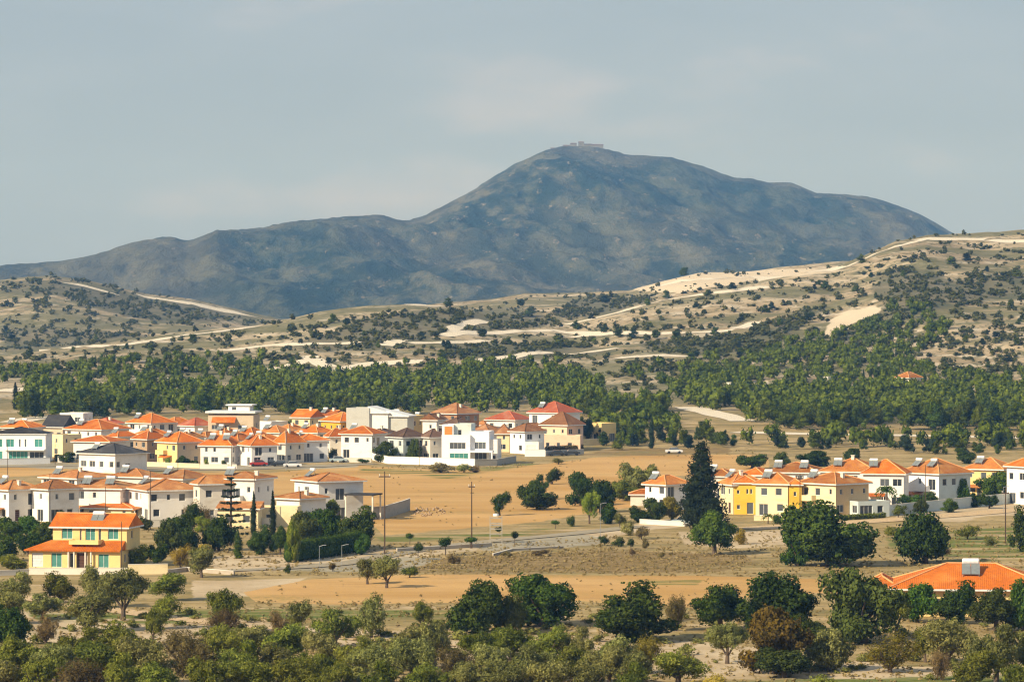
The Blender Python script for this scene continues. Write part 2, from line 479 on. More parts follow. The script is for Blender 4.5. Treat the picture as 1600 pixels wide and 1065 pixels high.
ground = mesh_obj("ground", build_ground(), mat=ground_material())
tag(ground, "dry plain of ploughed fields rising to chalky hills and a scrub covered mountain", kind='structure')

# ------------------------------------------------------------------ haze
def build_haze():
    x, y0, y1, z0, z1 = 3400.0, -140.0, 10400.0, -12.0, 400.0
    V = [(sx * x, yy, zz) for zz in (z0, z1) for yy in (y0, y1) for sx in (-1, 1)]
    F = [(0, 2, 3, 1), (4, 5, 7, 6), (0, 1, 5, 4), (2, 6, 7, 3), (0, 4, 6, 2), (1, 3, 7, 5)]
    me = bpy.data.meshes.new("haze"); me.from_pydata(V, [], F); me.update()
    m = bpy.data.materials.new("haze_air"); m.use_nodes = True
    t = m.node_tree; t.nodes.clear()
    o = t.nodes.new("ShaderNodeOutputMaterial"); v = t.nodes.new("ShaderNodeVolumePrincipled")
    v.inputs['Color'].default_value = (.15, .37, .80, 1)
    v.inputs['Absorption Color'].default_value = (1, 1, 1, 1)
    v.inputs['Density'].default_value = HAZE_DENSITY
    v.inputs['Anisotropy'].default_value = 0.0
    t.links.new(v.outputs[0], o.inputs['Volume'])
    m.cycles.homogeneous_volume = True
    h = mesh_obj("haze", me, mat=m)
    tag(h, "blue distance haze lying over the valley and the mountain", kind='stuff')
HAZE_DENSITY = 1.1e-4
build_haze()
# ------------------------------------------------------------------ building materials
def plaster(name, c, dirt=.12):
    g = NT(name)
    n = g.noise(.9, 4, .6); n2 = g.noise(.25, 3, .6, sc=(1, 1, 2.5))
    col = g.mix(g.ramp(n, .4, .75, 0, .5), c, tuple(v * (1 - dirt) for v in c))
    col = g.mix(g.ramp(n2, .5, .72, 0, .7), col, tuple(v * k for v, k in zip(c, (1 - dirt * 1.6, 1 - dirt * 1.9, 1 - dirt * 2.4))))
    g.bsdf(col, .85, normal=g.bump(g.noise(6, 2), .1, .02), spec=.2)
    return g.m
def tiles(name, a, b, c):
    g = NT(name)
    tcn = g.n("ShaderNodeTexCoord")
    n = g.noise(1.4, 4, .65); n2 = g.noise(.35, 3, .6); sp = g.noise(5.0, 3, .7)
    oi = g.n("ShaderNodeObjectInfo")
    col = g.mix(g.ramp(n, .35, .65), a, b)
    col = g.mix(g.ramp(n2, .48, .68, 0, .8), col, c)
    col = g.mix(g.ramp(sp, .5, .68, 0, .6), col, tuple(v * .55 for v in a))
    hs = g.n("ShaderNodeHueSaturation")
    hs.inputs['Saturation'].default_value = 1.0
    g.l(g.ramp(oi.outputs['Random'], 0, 1, .66, 1.12), hs.inputs['Value'])
    g.l(col, hs.inputs['Color'])
    w = g.n("ShaderNodeTexWave"); w.bands_direction = 'X'; w.inputs['Scale'].default_value = 1.25; w.inputs['Distortion'].default_value = .3
    w2 = g.n("ShaderNodeTexWave"); w2.bands_direction = 'Y'; w2.inputs['Scale'].default_value = 1.0; w2.wave_profile = 'SAW'
    g.l(tcn.outputs['Object'], w.inputs['Vector']); g.l(tcn.outputs['Object'], w2.inputs['Vector'])
    g.bsdf(hs.outputs[0], .8, normal=g.bump(g.math('ADD', w.outputs['Fac'], w2.outputs['Fac']), .5, .05), spec=.25)
    return g.m
def plain(name, c, rough=.6, metal=0, spec=.3, var=.15):
    g = NT(name)
    col = g.mix(g.ramp(g.noise(2.5, 3), .4, .7, 0, 1), c, tuple(v * (1 - var) for v in c))
    g.bsdf(col, rough, metal, spec=spec)
    return g.m
def glassy(name, c, rough=.12):
    g = NT(name)
    oi = g.n("ShaderNodeObjectInfo")
    col = g.mix(g.ramp(oi.outputs['Random'], .2, .9), c, tuple(min(v * 2.6 + .02, 1) for v in c))
    g.bsdf(col, rough, 0, spec=.6)
    return g.m

M = {
    'crag': plaster('weathered_grey_stone', (.20, .19, .165), .3),
    'cream_shade': plaster('cream_plaster_painted_shade', (.58, .42, .24)),  # cream wall's shaded side, with the shade put into its colour
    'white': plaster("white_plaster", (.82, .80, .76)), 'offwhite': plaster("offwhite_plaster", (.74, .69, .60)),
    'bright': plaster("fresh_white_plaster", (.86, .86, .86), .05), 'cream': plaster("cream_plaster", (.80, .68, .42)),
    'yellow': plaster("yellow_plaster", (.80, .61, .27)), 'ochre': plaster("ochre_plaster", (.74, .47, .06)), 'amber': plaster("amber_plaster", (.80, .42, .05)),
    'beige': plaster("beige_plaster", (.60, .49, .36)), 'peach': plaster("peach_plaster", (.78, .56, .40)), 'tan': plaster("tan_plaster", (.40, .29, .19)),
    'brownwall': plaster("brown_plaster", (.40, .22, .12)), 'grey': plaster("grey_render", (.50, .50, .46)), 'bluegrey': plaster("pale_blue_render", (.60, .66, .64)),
    'concrete': plaster("concrete", (.40, .38, .33), .2), 'stone': plaster("pale_stone", (.46, .40, .32), .25),
    'faded': tiles("faded_orange_roof_tiles", (.52, .20, .04), (.40, .13, .03), (.60, .30, .10)),
    'orange': tiles("orange_roof_tiles", (.60, .155, .010), (.47, .115, .012), (.68, .24, .045)),
    'terra': tiles("weathered_terracotta_tiles", (.50, .215, .065), (.36, .14, .045), (.62, .35, .15)),
    'red': tiles("red_roof_tiles", (.62, .16, .07), (.50, .12, .05), (.68, .28, .16)),
    'brown': tiles("brown_roof_tiles", (.36, .16, .06), (.28, .12, .05), (.46, .25, .12)),
    'darkbrown': tiles("dark_brown_roof_tiles", (.15, .085, .055), (.12, .07, .05), (.22, .14, .09)),
    'charcoal': tiles("charcoal_roof_tiles", (.06, .058, .06), (.045, .045, .048), (.10, .095, .09)),
    'roofwhite': plain("white_roof_sheet", (.8, .8, .79)), 'cap': plain("mortared_ridge", (.78, .38, .15)),
    'frame': plain("white_window_frame", (.75, .75, .72)), 'glass': glassy("dark_window_glass", (.030, .035, .040)),
    'teal': glassy("teal_glass", (.05, .22, .19)), 'teal2': plain("teal_curtain", (.07, .24, .21)), 'wood': plain("dark_brown_door_wood", (.09, .04, .025)),
    'woodorange': plain("orange_brown_boards", (.62, .24, .05)), 'tank': plain("white_tank_enamel", (.80, .80, .80), .35),
    'panel': plain("solar_collector_glass", (.20, .22, .22), .18, spec=.6), 'metal': plain("galvanised_steel", (.45, .46, .46), .45, .6),  # collector grey has the sky's reflection put into its colour
    'pole': plain("weathered_pole_wood", (.085, .055, .035), .9), 'garage': plain("white_garage_door", (.74, .74, .74)),
    'rail': plain("balcony_rail", (.55, .52, .46)), 'tyre': plain("tyre_rubber", (.02, .02, .02), .9),
    'car_dark': plain("dark_car_paint", (.03, .035, .04), .25, spec=.6), 'car_white': plain("white_car_paint", (.75, .76, .78), .25, spec=.6),
    'car_silver': plain("pale_blue_car_paint", (.42, .52, .56), .25, spec=.6), 'car_red': plain("red_car_paint", (.35, .03, .02), .25, spec=.6),
    'asphalt': plain("old_asphalt", (.34, .29, .20), .9), 'dirt': plain("pale_dirt_track", (.76, .67, .52), .95, var=.3), 'orangetrack': plain("ochre_dirt_track", (.60, .43, .24), .95, var=.3),
}

class MB:
    """collects quads/polys for ONE mesh object."""
    def __init__(s): s.v = []; s.f = []; s.mi = []; s.cur = 0
    def quad(s, a, b, c, d):
        n = len(s.v); s.v += [tuple(a), tuple(b), tuple(c), tuple(d)]; s.f.append((n, n + 1, n + 2, n + 3)); s.mi.append(s.cur)
    def tri(s, a, b, c):
        n = len(s.v); s.v += [tuple(a), tuple(b), tuple(c)]; s.f.append((n, n + 1, n + 2)); s.mi.append(s.cur)
    def box(s, x0, x1, y0, y1, z0, z1):
        n = len(s.v)
        s.v += [(x0, y0, z0), (x1, y0, z0), (x1, y1, z0), (x0, y1, z0), (x0, y0, z1), (x1, y0, z1), (x1, y1, z1), (x0, y1, z1)]
        for f in ((0, 3, 2, 1), (4, 5, 6, 7), (0, 1, 5, 4), (1, 2, 6, 5), (2, 3, 7, 6), (3, 0, 4, 7)):
            s.f.append(tuple(n + i for i in f)); s.mi.append(s.cur)
    def tube(s, p, q, r0, r1=None, k=6, caps=True):
        r1 = r0 if r1 is None else r1
        p = Vector(p); q = Vector(q); d = (q - p).normalized()
        u = d.orthogonal().normalized(); w = d.cross(u); n = len(s.v)
        for c, r in ((p, r0), (q, r1)):
            for i in range(k):
                a = 2 * math.pi * i / k; s.v.append(tuple(c + (u * math.cos(a) + w * math.sin(a)) * r))
        for i in range(k):
            j = (i + 1) % k; s.f.append((n + i, n + j, n + k + j, n + k + i)); s.mi.append(s.cur)
        if caps:
            s.f.append(tuple(n + k + i for i in range(k))); s.mi.append(s.cur)
            s.f.append(tuple(n + k - 1 - i for i in range(k))); s.mi.append(s.cur)
    def mesh(s, name, *mats):
        me = bpy.data.meshes.new(name); me.from_pydata(s.v, [], s.f)
        for m in mats: me.materials.append(m)
        if len(mats) > 1: me.polygons.foreach_set('material_index', s.mi)
        me.update(); return me
    def build(s, name, mat, parent=None):
        return mesh_obj(name, s.mesh(name, mat), parent)

def wall_face(mb, O, ex, nin, W, H, ops, z0=-1.5, rev=.16):
    O = Vector(O); ex = Vector(ex); nin = Vector(nin)
    xs = sorted({0, W} | {o[0] for o in ops} | {o[0] + o[2] for o in ops})
    zs = sorted({z0, H} | {o[1] for o in ops} | {o[1] + o[3] for o in ops})
    P = lambda x, z, d=0: O + ex * x + Vector((0, 0, z)) + nin * d
    for i in range(len(xs) - 1):
        for j in range(len(zs) - 1):
            cx = (xs[i] + xs[i + 1]) / 2; cz = (zs[j] + zs[j + 1]) / 2
            if any(o[0] < cx < o[0] + o[2] and o[1] < cz < o[1] + o[3] for o in ops): continue
            mb.quad(P(xs[i], zs[j]), P(xs[i + 1], zs[j]), P(xs[i + 1], zs[j + 1]), P(xs[i], zs[j + 1]))
    for o in ops:
        x, z, w, h = o[:4]
        mb.quad(P(x, z), P(x + w, z), P(x + w, z, rev), P(x, z, rev))
        mb.quad(P(x, z + h), P(x, z + h, rev), P(x + w, z + h, rev), P(x + w, z + h))
        mb.quad(P(x, z), P(x, z, rev), P(x, z + h, rev), P(x, z + h))
        mb.quad(P(x + w, z), P(x + w, z + h), P(x + w, z + h, rev), P(x + w, z, rev))

_wc = {}
def window_meshes(w, h, kind):
    k = (round(w, 2), round(h, 2), kind)
    if k not in _wc:
        fr = MB(); t = .07
        fr.box(0, w, 0, .06, 0, t); fr.box(0, w, 0, .06, h - t, h)
        fr.box(0, t, 0, .06, t, h - t); fr.box(w - t, w, 0, .06, t, h - t)
        n = max(1, int(round(w / 1.0))) if kind in ('w', 'd', 't', 'T') else 0
        for i in range(1, n):
            fr.box(w * i / n - .03, w * i / n + .03, 0, .06, t, h - t)
        pn = MB(); pn.quad((t, .03, t), (w - t, .03, t), (w - t, .03, h - t), (t, .03, h - t))
        if kind in ('D', 'g'):
            pn = MB()
            for i in range(5): pn.box(t, w - t, .02 if i % 2 else .035, .05, t + (h - 2 * t) * i / 5 + .01, t + (h - 2 * t) * (i + 1) / 5 - .01)
        mat = {'w': 'glass', 'd': 'glass', 't': 'teal', 'T': 'teal2', 'D': 'wood', 'g': 'garage'}[kind]
        _wc[k] = (fr.mesh("window_frame", M['frame']), pn.mesh("pane", M[mat]))
    return _wc[k]

def place_window(root, O, ex, nin, x, z, w, h, kind):
    fm, pm = window_meshes(w, h, kind)
    nm = {'w': 'window', 't': 'window', 'd': 'glazed_door_or_porch_shade', 'T': 'glazed_door_or_porch_shade', 'D': 'door', 'g': 'garage_door'}[kind]
    f = mesh_obj(nm, fm, root)
    p = Vector(O) + Vector(ex) * x + Vector(nin) * .10 + Vector((0, 0, z))
    f.location = p
    f.rotation_euler = (0, 0, math.atan2(ex[1], ex[0]))
    mesh_obj('pane' if kind in ('w', 't', 'd', 'T') else 'door_leaf', pm, f)

def roof_mesh(x0, x1, y0, y1, z, kind, rise, oh=.5, th=.17):
    mb = MB(); X0, X1, Y0, Y1 = x0 - oh, x1 + oh, y0 - oh, y1 + oh
    W, L = X1 - X0, Y1 - Y0
    caps = []
    zb, zt = z - .02, z + th
    for a, b in (((X0, Y0), (X1, Y0)), ((X1, Y0), (X1, Y1)), ((X1, Y1), (X0, Y1)), ((X0, Y1), (X0, Y0))):
        mb.quad((*a, zb), (*b, zb), (*b, zt), (*a, zt))
    mb.quad((X0, Y0, zb), (X0, Y1, zb), (X1, Y1, zb), (X1, Y0, zb))
    c = [(X0, Y0, zt), (X1, Y0, zt), (X1, Y1, zt), (X0, Y1, zt)]
    if kind == 'flat':
        mb.quad(*c); return mb, caps, None
    if kind == 'hip':
        if W >= L: m = L / 2; r0 = (X0 + m, (Y0 + Y1) / 2, zt + rise); r1 = (X1 - m, (Y0 + Y1) / 2, zt + rise)
        else: m = W / 2; r0 = ((X0 + X1) / 2, Y0 + m, zt + rise); r1 = ((X0 + X1) / 2, Y1 - m, zt + rise)
        if W >= L:
            mb.quad(c[0], c[1], r1, r0); mb.tri(c[1], c[2], r1); mb.quad(c[2], c[3], r0, r1); mb.tri(c[3], c[0], r0)
            caps = [(c[0], r0), (c[3], r0), (c[1], r1), (c[2], r1), (r0, r1)]
        else:
            mb.tri(c[0], c[1], r0); mb.quad(c[1], c[2], r1, r0); mb.tri(c[2], c[3], r1); mb.quad(c[3], c[0], r0, r1)
            caps = [(c[0], r0), (c[1], r0), (c[2], r1), (c[3], r1), (r0, r1)]
        mm = min(W, L) / 2
        hf = lambda x, y: zt + rise * min(1, min(x - X0, X1 - x, y - Y0, Y1 - y) / mm)
    elif kind == 'gx':
        ym = (Y0 + Y1) / 2; r0 = (X0, ym, zt + rise); r1 = (X1, ym, zt + rise)
        mb.quad(c[0], c[1], r1, r0); mb.quad(c[2], c[3], r0, r1); mb.tri(c[1], c[2], r1); mb.tri(c[3], c[0], r0); caps = [(r0, r1)]
        hf = lambda x, y: zt + rise * (1 - abs(y - ym) / (L / 2))
    elif kind == 'gy':
        xm = (X0 + X1) / 2; r0 = (xm, Y0, zt + rise); r1 = (xm, Y1, zt + rise)
        mb.quad(c[1], c[2], r1, r0); mb.quad(c[3], c[0], r0, r1); mb.tri(c[0], c[1], r0); mb.tri(c[2], c[3], r1); caps = [(r0, r1)]
        hf = lambda x, y: zt + rise * (1 - abs(x - xm) / (W / 2))
    elif kind == 'shed':
        a = (X0, Y1, zt + rise); b = (X1, Y1, zt + rise)
        mb.quad(c[0], c[1], b, a); mb.tri(c[1], c[2], b); mb.tri(c[3], c[0], a); mb.quad(c[2], c[3], a, b)
        hf = lambda x, y: zt + rise * (y - Y0) / L
    elif kind == 'shedx':
        a = (X0, Y0, zt + rise); b = (X0, Y1, zt + rise)
        mb.quad(a, c[1], c[2], b); mb.tri(c[0], c[1], a); mb.tri(c[2], c[3], b); mb.quad(c[3], c[0], a, b)
        hf = lambda x, y: zt + rise * (X1 - x) / W
    return mb, caps, hf

_heat = None
def solar_heater(root, x, y, z, rz=0.0, s=1.0):
    """tilted collector with its tank: thing part > sub-parts."""
    global _heat
    if _heat is None:
        p = MB(); a = R(38); ca, sa = math.cos(a), math.sin(a)
        def q(x, u, d): return (x, u * ca - d * sa, u * sa + d * ca + .1)
        for xa, xb in ((-1.0, -.03), (.03, 1.0)):
            b = [q(xa, 0, 0), q(xb, 0, 0), q(xb, 1.8, 0), q(xa, 1.8, 0)]; t = [q(xa, 0, .09), q(xb, 0, .09), q(xb, 1.8, .09), q(xa, 1.8, .09)]
            p.quad(*t); p.quad(*b[::-1])
            for i in range(4): j = (i + 1) % 4; p.quad(b[i], b[j], t[j], t[i])
        f = MB()
        for xx in (-.9, .9):
            f.tube((xx, 1.45, -.6), (xx, 1.5, 1.5), .035, k=4); f.tube((xx, 0, -.3), (xx, 0, .15), .035, k=4); f.tube((xx, 0, 0), (xx, 1.47, 0), .035, k=4)
        f.tube((-.93, 1.47, 0), (.93, 1.47, 0), .035, k=4)
        tk = MB(); tk.tube((-.85, 1.55, 1.5), (.85, 1.55, 1.5), .34, k=12); tk.tube((-.97, 1.55, 1.5), (-.85, 1.55, 1.5), .22, .34, k=12); tk.tube((.85, 1.55, 1.5), (.97, 1.55, 1.5), .34, .22, k=12)
        _heat = (p.mesh("solar_panel", M['panel']), f.mesh("stand", M['metal']), tk.mesh("water_tank", M['tank']))
    o = mesh_obj("solar_panel", _heat[0], root); o.location = (x, y, z); o.rotation_euler = (0, 0, rz); o.scale = (s, s, s)
    mesh_obj("stand", _heat[1], o); mesh_obj("water_tank", _heat[2], o)

def auto_wins(W, H, hr, front=True):
    n = max(1, int(round(H / 3.0))); fh = H / n; out = []
    for k in range(n):
        m = max(1, int(W / 2.5))
        if W < 2.2: continue
        for i in range(m):
            if m > 2 and hr.random() < .15: continue
            cx = W * (i + .5) / m + hr.uniform(-.3, .3)
            t = hr.random()
            if k == 0 and fh > 2.3 and t < .38: w, h, z, kd = (1.0, 2.05, .05, 'D') if t < .12 else (1.7, 2.05, .05, 'd')
            elif k == 0 and t > .86 and fh > 2.3: w, h, z, kd = 2.6, 2.1, .05, 'd'  # wide dark pane stands in for the shade of a porch recess
            elif t < .42: w, h, z, kd = .65, 1.0, fh * .38, 'w'
            elif t < .72: w, h, z, kd = 1.2, 1.3, fh * .30, 'w'
            elif k > 0 and t > .88: w, h, z, kd = 1.8, 2.05, .08, 'd'
            else: w, h, z, kd = 1.7, 1.35, fh * .30, 'w'
            h = min(h, fh - z - .3)
            if h < .35 or cx - w / 2 < .3 or cx + w / 2 > W - .3: continue
            if out and any(abs((o[0] + o[2] / 2) - cx) < (o[2] + w) / 2 + .2 and abs(o[1] - (z + k * fh)) < 1.5 for o in out): continue
            out.append((round(cx - w / 2, 2), round(z + k * fh, 2), w, round(h, 2), kd))
    return out

def block(root, x0, x1, y0, y1, h, mat, roof,  rise=1.6, rmat='orange', front=(), side=(), left=(), zb=-1.5, oh=.5, parapet=.45, caps=True, smat=None):
    mb = MB(); W, L = x1 - x0, y1 - y0
    fs = ((Vector((x0, y0, 0)), (1, 0, 0), (0, 1, 0), W, front), (Vector((x1, y0, 0)), (0, 1, 0), (-1, 0, 0), L, side),
          (Vector((x0, y1, 0)), (0, -1, 0), (1, 0, 0), L, left), (Vector((x1, y1, 0)), (-1, 0, 0), (0, -1, 0), W, ()))
    hh = h + (parapet if roof == 'flat' else 0)
    for fi, (O, ex, nin, w, ops) in enumerate(fs):
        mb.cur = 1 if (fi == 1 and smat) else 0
        wall_face(mb, O, ex, nin, w, hh, ops, z0=zb)
    # inside liners so that an opening never shows sky
    mb.quad((x0 + .4, y0 + .4, zb), (x1 - .4, y0 + .4, zb), (x1 - .4, y0 + .4, h - .05), (x0 + .4, y0 + .4, h - .05))
    if roof == 'flat':
        mb.quad((x0, y0, h), (x1, y0, h), (x1, y1, h), (x0, y1, h))
        t = .2
        mb.quad((x0, y0, hh), (x1, y0, hh), (x1 - t, y0 + t, hh), (x0 + t, y0 + t, hh)); mb.quad((x1, y0, hh), (x1, y1, hh), (x1 - t, y1 - t, hh), (x1 - t, y0 + t, hh))
        mb.quad((x1, y1, hh), (x0, y1, hh), (x0 + t, y1 - t, hh), (x1 - t, y1 - t, hh)); mb.quad((x0, y1, hh), (x0, y0, hh), (x0 + t, y0 + t, hh), (x0 + t, y1 - t, hh))
        i = [(x0 + t, y0 + t), (x1 - t, y0 + t), (x1 - t, y1 - t), (x0 + t, y1 - t)]
        for a in range(4):
            b = (a + 1) % 4; mb.quad((*i[b], h), (*i[a], h), (*i[a], hh), (*i[b], hh))
    mt_ = M[mat] if isinstance(mat, str) else mat
    mesh_obj("wall", mb.mesh("wall", mt_, M[smat]) if smat else mb.mesh("wall", mt_), root)
    for O, ex, nin, w, ops in fs:
        for o in ops: place_window(root, O, ex, nin, *o)
    hf = None
    if roof and roof != 'flat':
        rm, cp, hf = roof_mesh(x0, x1, y0, y1, h, roof, rise, oh)
        ro = rm.build("roof", M[rmat], root)
        fm = MB()    # eaves board standing proud of the tiles
        X0, X1, Y0, Y1 = x0 - oh - .05, x1 + oh + .05, y0 - oh - .05, y1 + oh + .05
        z0, z1 = h - .1, h + .12
        fm.box(X0, X1, Y0, Y0 + .04, z0, z1); fm.box(X0, X1, Y1 - .04, Y1, z0, z1)
        fm.box(X0, X0 + .04, Y0 + .04, Y1 - .04, z0, z1); fm.box(X1 - .04, X1, Y0 + .04, Y1 - .04, z0, z1)
        fm.build("eaves_board", M['frame'], ro)
        if caps and cp:
            cm = MB()
            for p, q in cp: cm.tube(Vector(p) + Vector((0, 0, .02)), Vector(q) + Vector((0, 0, .02)), .11, k=5)
            cm.build("ridge_cap", M['cap'] if rmat in ('orange', 'faded') else M[rmat], ro)
    return hf

GROUPS = {}
def house(pl, pc, pr, base, eave, ridge, wall, roof, label, kind='hip', heater=None, seed=0, a=None, ext=(), side_wall=None, depth=None, front=None, side=None, cat='house', group='village houses', chimney=None, storeys=None):
    """pl..pc is the sunlit face, pc..pr the shaded one, in photo pixels; rows give ground, eaves and ridge."""
    c = at(pc, base); D = c.y; s = FPX / D
    wl, wr = (pc - pl) / s, (pr - pc) / s
    if a is None:
        a = math.atan2(wr, wl * .95) if wr > 1 else .08
    W = wl / max(math.cos(a), .3); L = depth or max(wr / max(math.sin(a), .12), 6.5); L = min(L, 13)
    eh = (base - eave) / s - .1; rise = max((eave - ridge) / s - .25, .5)
    if roof == 'orange' and random.Random(int(pc * 13 + base)).random() < .38: roof = 'faded'
    X = Vector((math.cos(a), -math.sin(a), 0))
    o = c - X * W
    root = empty('house', (o.x, o.y, c.z), -a)
    tag(root, label, cat, group)
    hr = random.Random(seed or int(pl * 7 + base))
    mat = M[wall]
    fw = front if front is not None else auto_wins(W, eh, hr); sw = side if side is not None else auto_wins(L, eh, hr)
    hf = block(root, 0, W, 0, L, eh, wall, kind, rise, roof, fw, sw, auto_wins(L, eh, hr)[:2], smat=side_wall)
    if hr.random() < .4 and eh > 4.6 and W > 5:     # tiled porch canopy over the ground floor
        aw = min(W * .45, 4.2); ax = hr.uniform(.2, W - aw - .2); az = eh * .5 - .35
        am = MB(); am.quad((ax, -1.5, az - .45), (ax + aw, -1.5, az - .45), (ax + aw, -.003, az), (ax, -.003, az)); am.quad((ax, -.003, az - .12), (ax + aw, -.003, az - .12), (ax + aw, -1.5, az - .57), (ax, -1.5, az - .57))
        am.quad((ax, -1.5, az - .57), (ax + aw, -1.5, az - .57), (ax + aw, -1.5, az - .45), (ax, -1.5, az - .45)); am.quad((ax, -.003, az - .12), (ax, -1.5, az - .57), (ax, -1.5, az - .45), (ax, -.003, az)); am.quad((ax + aw, -1.5, az - .57), (ax + aw, -.003, az - .12), (ax + aw, -.003, az), (ax + aw, -1.5, az - .45))
        am.build('porch_roof', M[roof], root)
        for qx in (ax + .1, ax + aw - .25):
            pm_ = MB(); pm_.box(qx, qx + .15, -1.4, -1.25, -1, az - .55); pm_.build('porch_post', mat, root)
    if heater is None: heater = 1 if hr.random() < .7 else 0
    for i in range(heater):
        fx = W * (hr.uniform(.18, .32) if i == 0 else hr.uniform(.6, .8)); fy = L * .12
        z = hf(fx, fy + .6) if hf else eh + .5
        solar_heater(root, fx, fy, z, R(hr.uniform(-8, 8)), .82)
    if (chimney if chimney is not None else hr.random() < .3) and hf:
        cm = MB(); cx, cy = W * hr.uniform(.5, .85), L * .45
        zz = hf(cx, cy); cm.box(cx - .3, cx + .3, cy - .25, cy + .25, zz - .5, zz + .7); cm.box(cx - .38, cx + .38, cy - .33, cy + .33, zz + .7, zz + .82)
        cm.build("chimney", M['offwhite'], root)
    if hr.random() < .45 and kind in ('hip', 'gx'):   # balcony on the sunny side
        bw = min(3.4, W * .4); bx = hr.uniform(.3, max(W - bw - .3, .35)); bz = eh * .5
        if eh > 5 and W > 6:
            bm_ = MB(); bm_.box(bx, bx + bw, -1.2, -.002, bz - .18, bz); bm_.box(bx, bx + bw, -1.2, -1.1, bz, bz + .85); bm_.box(bx, bx + .1, -1.1, -.002, bz, bz + .85); bm_.box(bx + bw - .1, bx + bw, -1.1, -.002, bz, bz + .85)
            bm_.build("balcony", mat, root)
    return root, W, L, eh, s

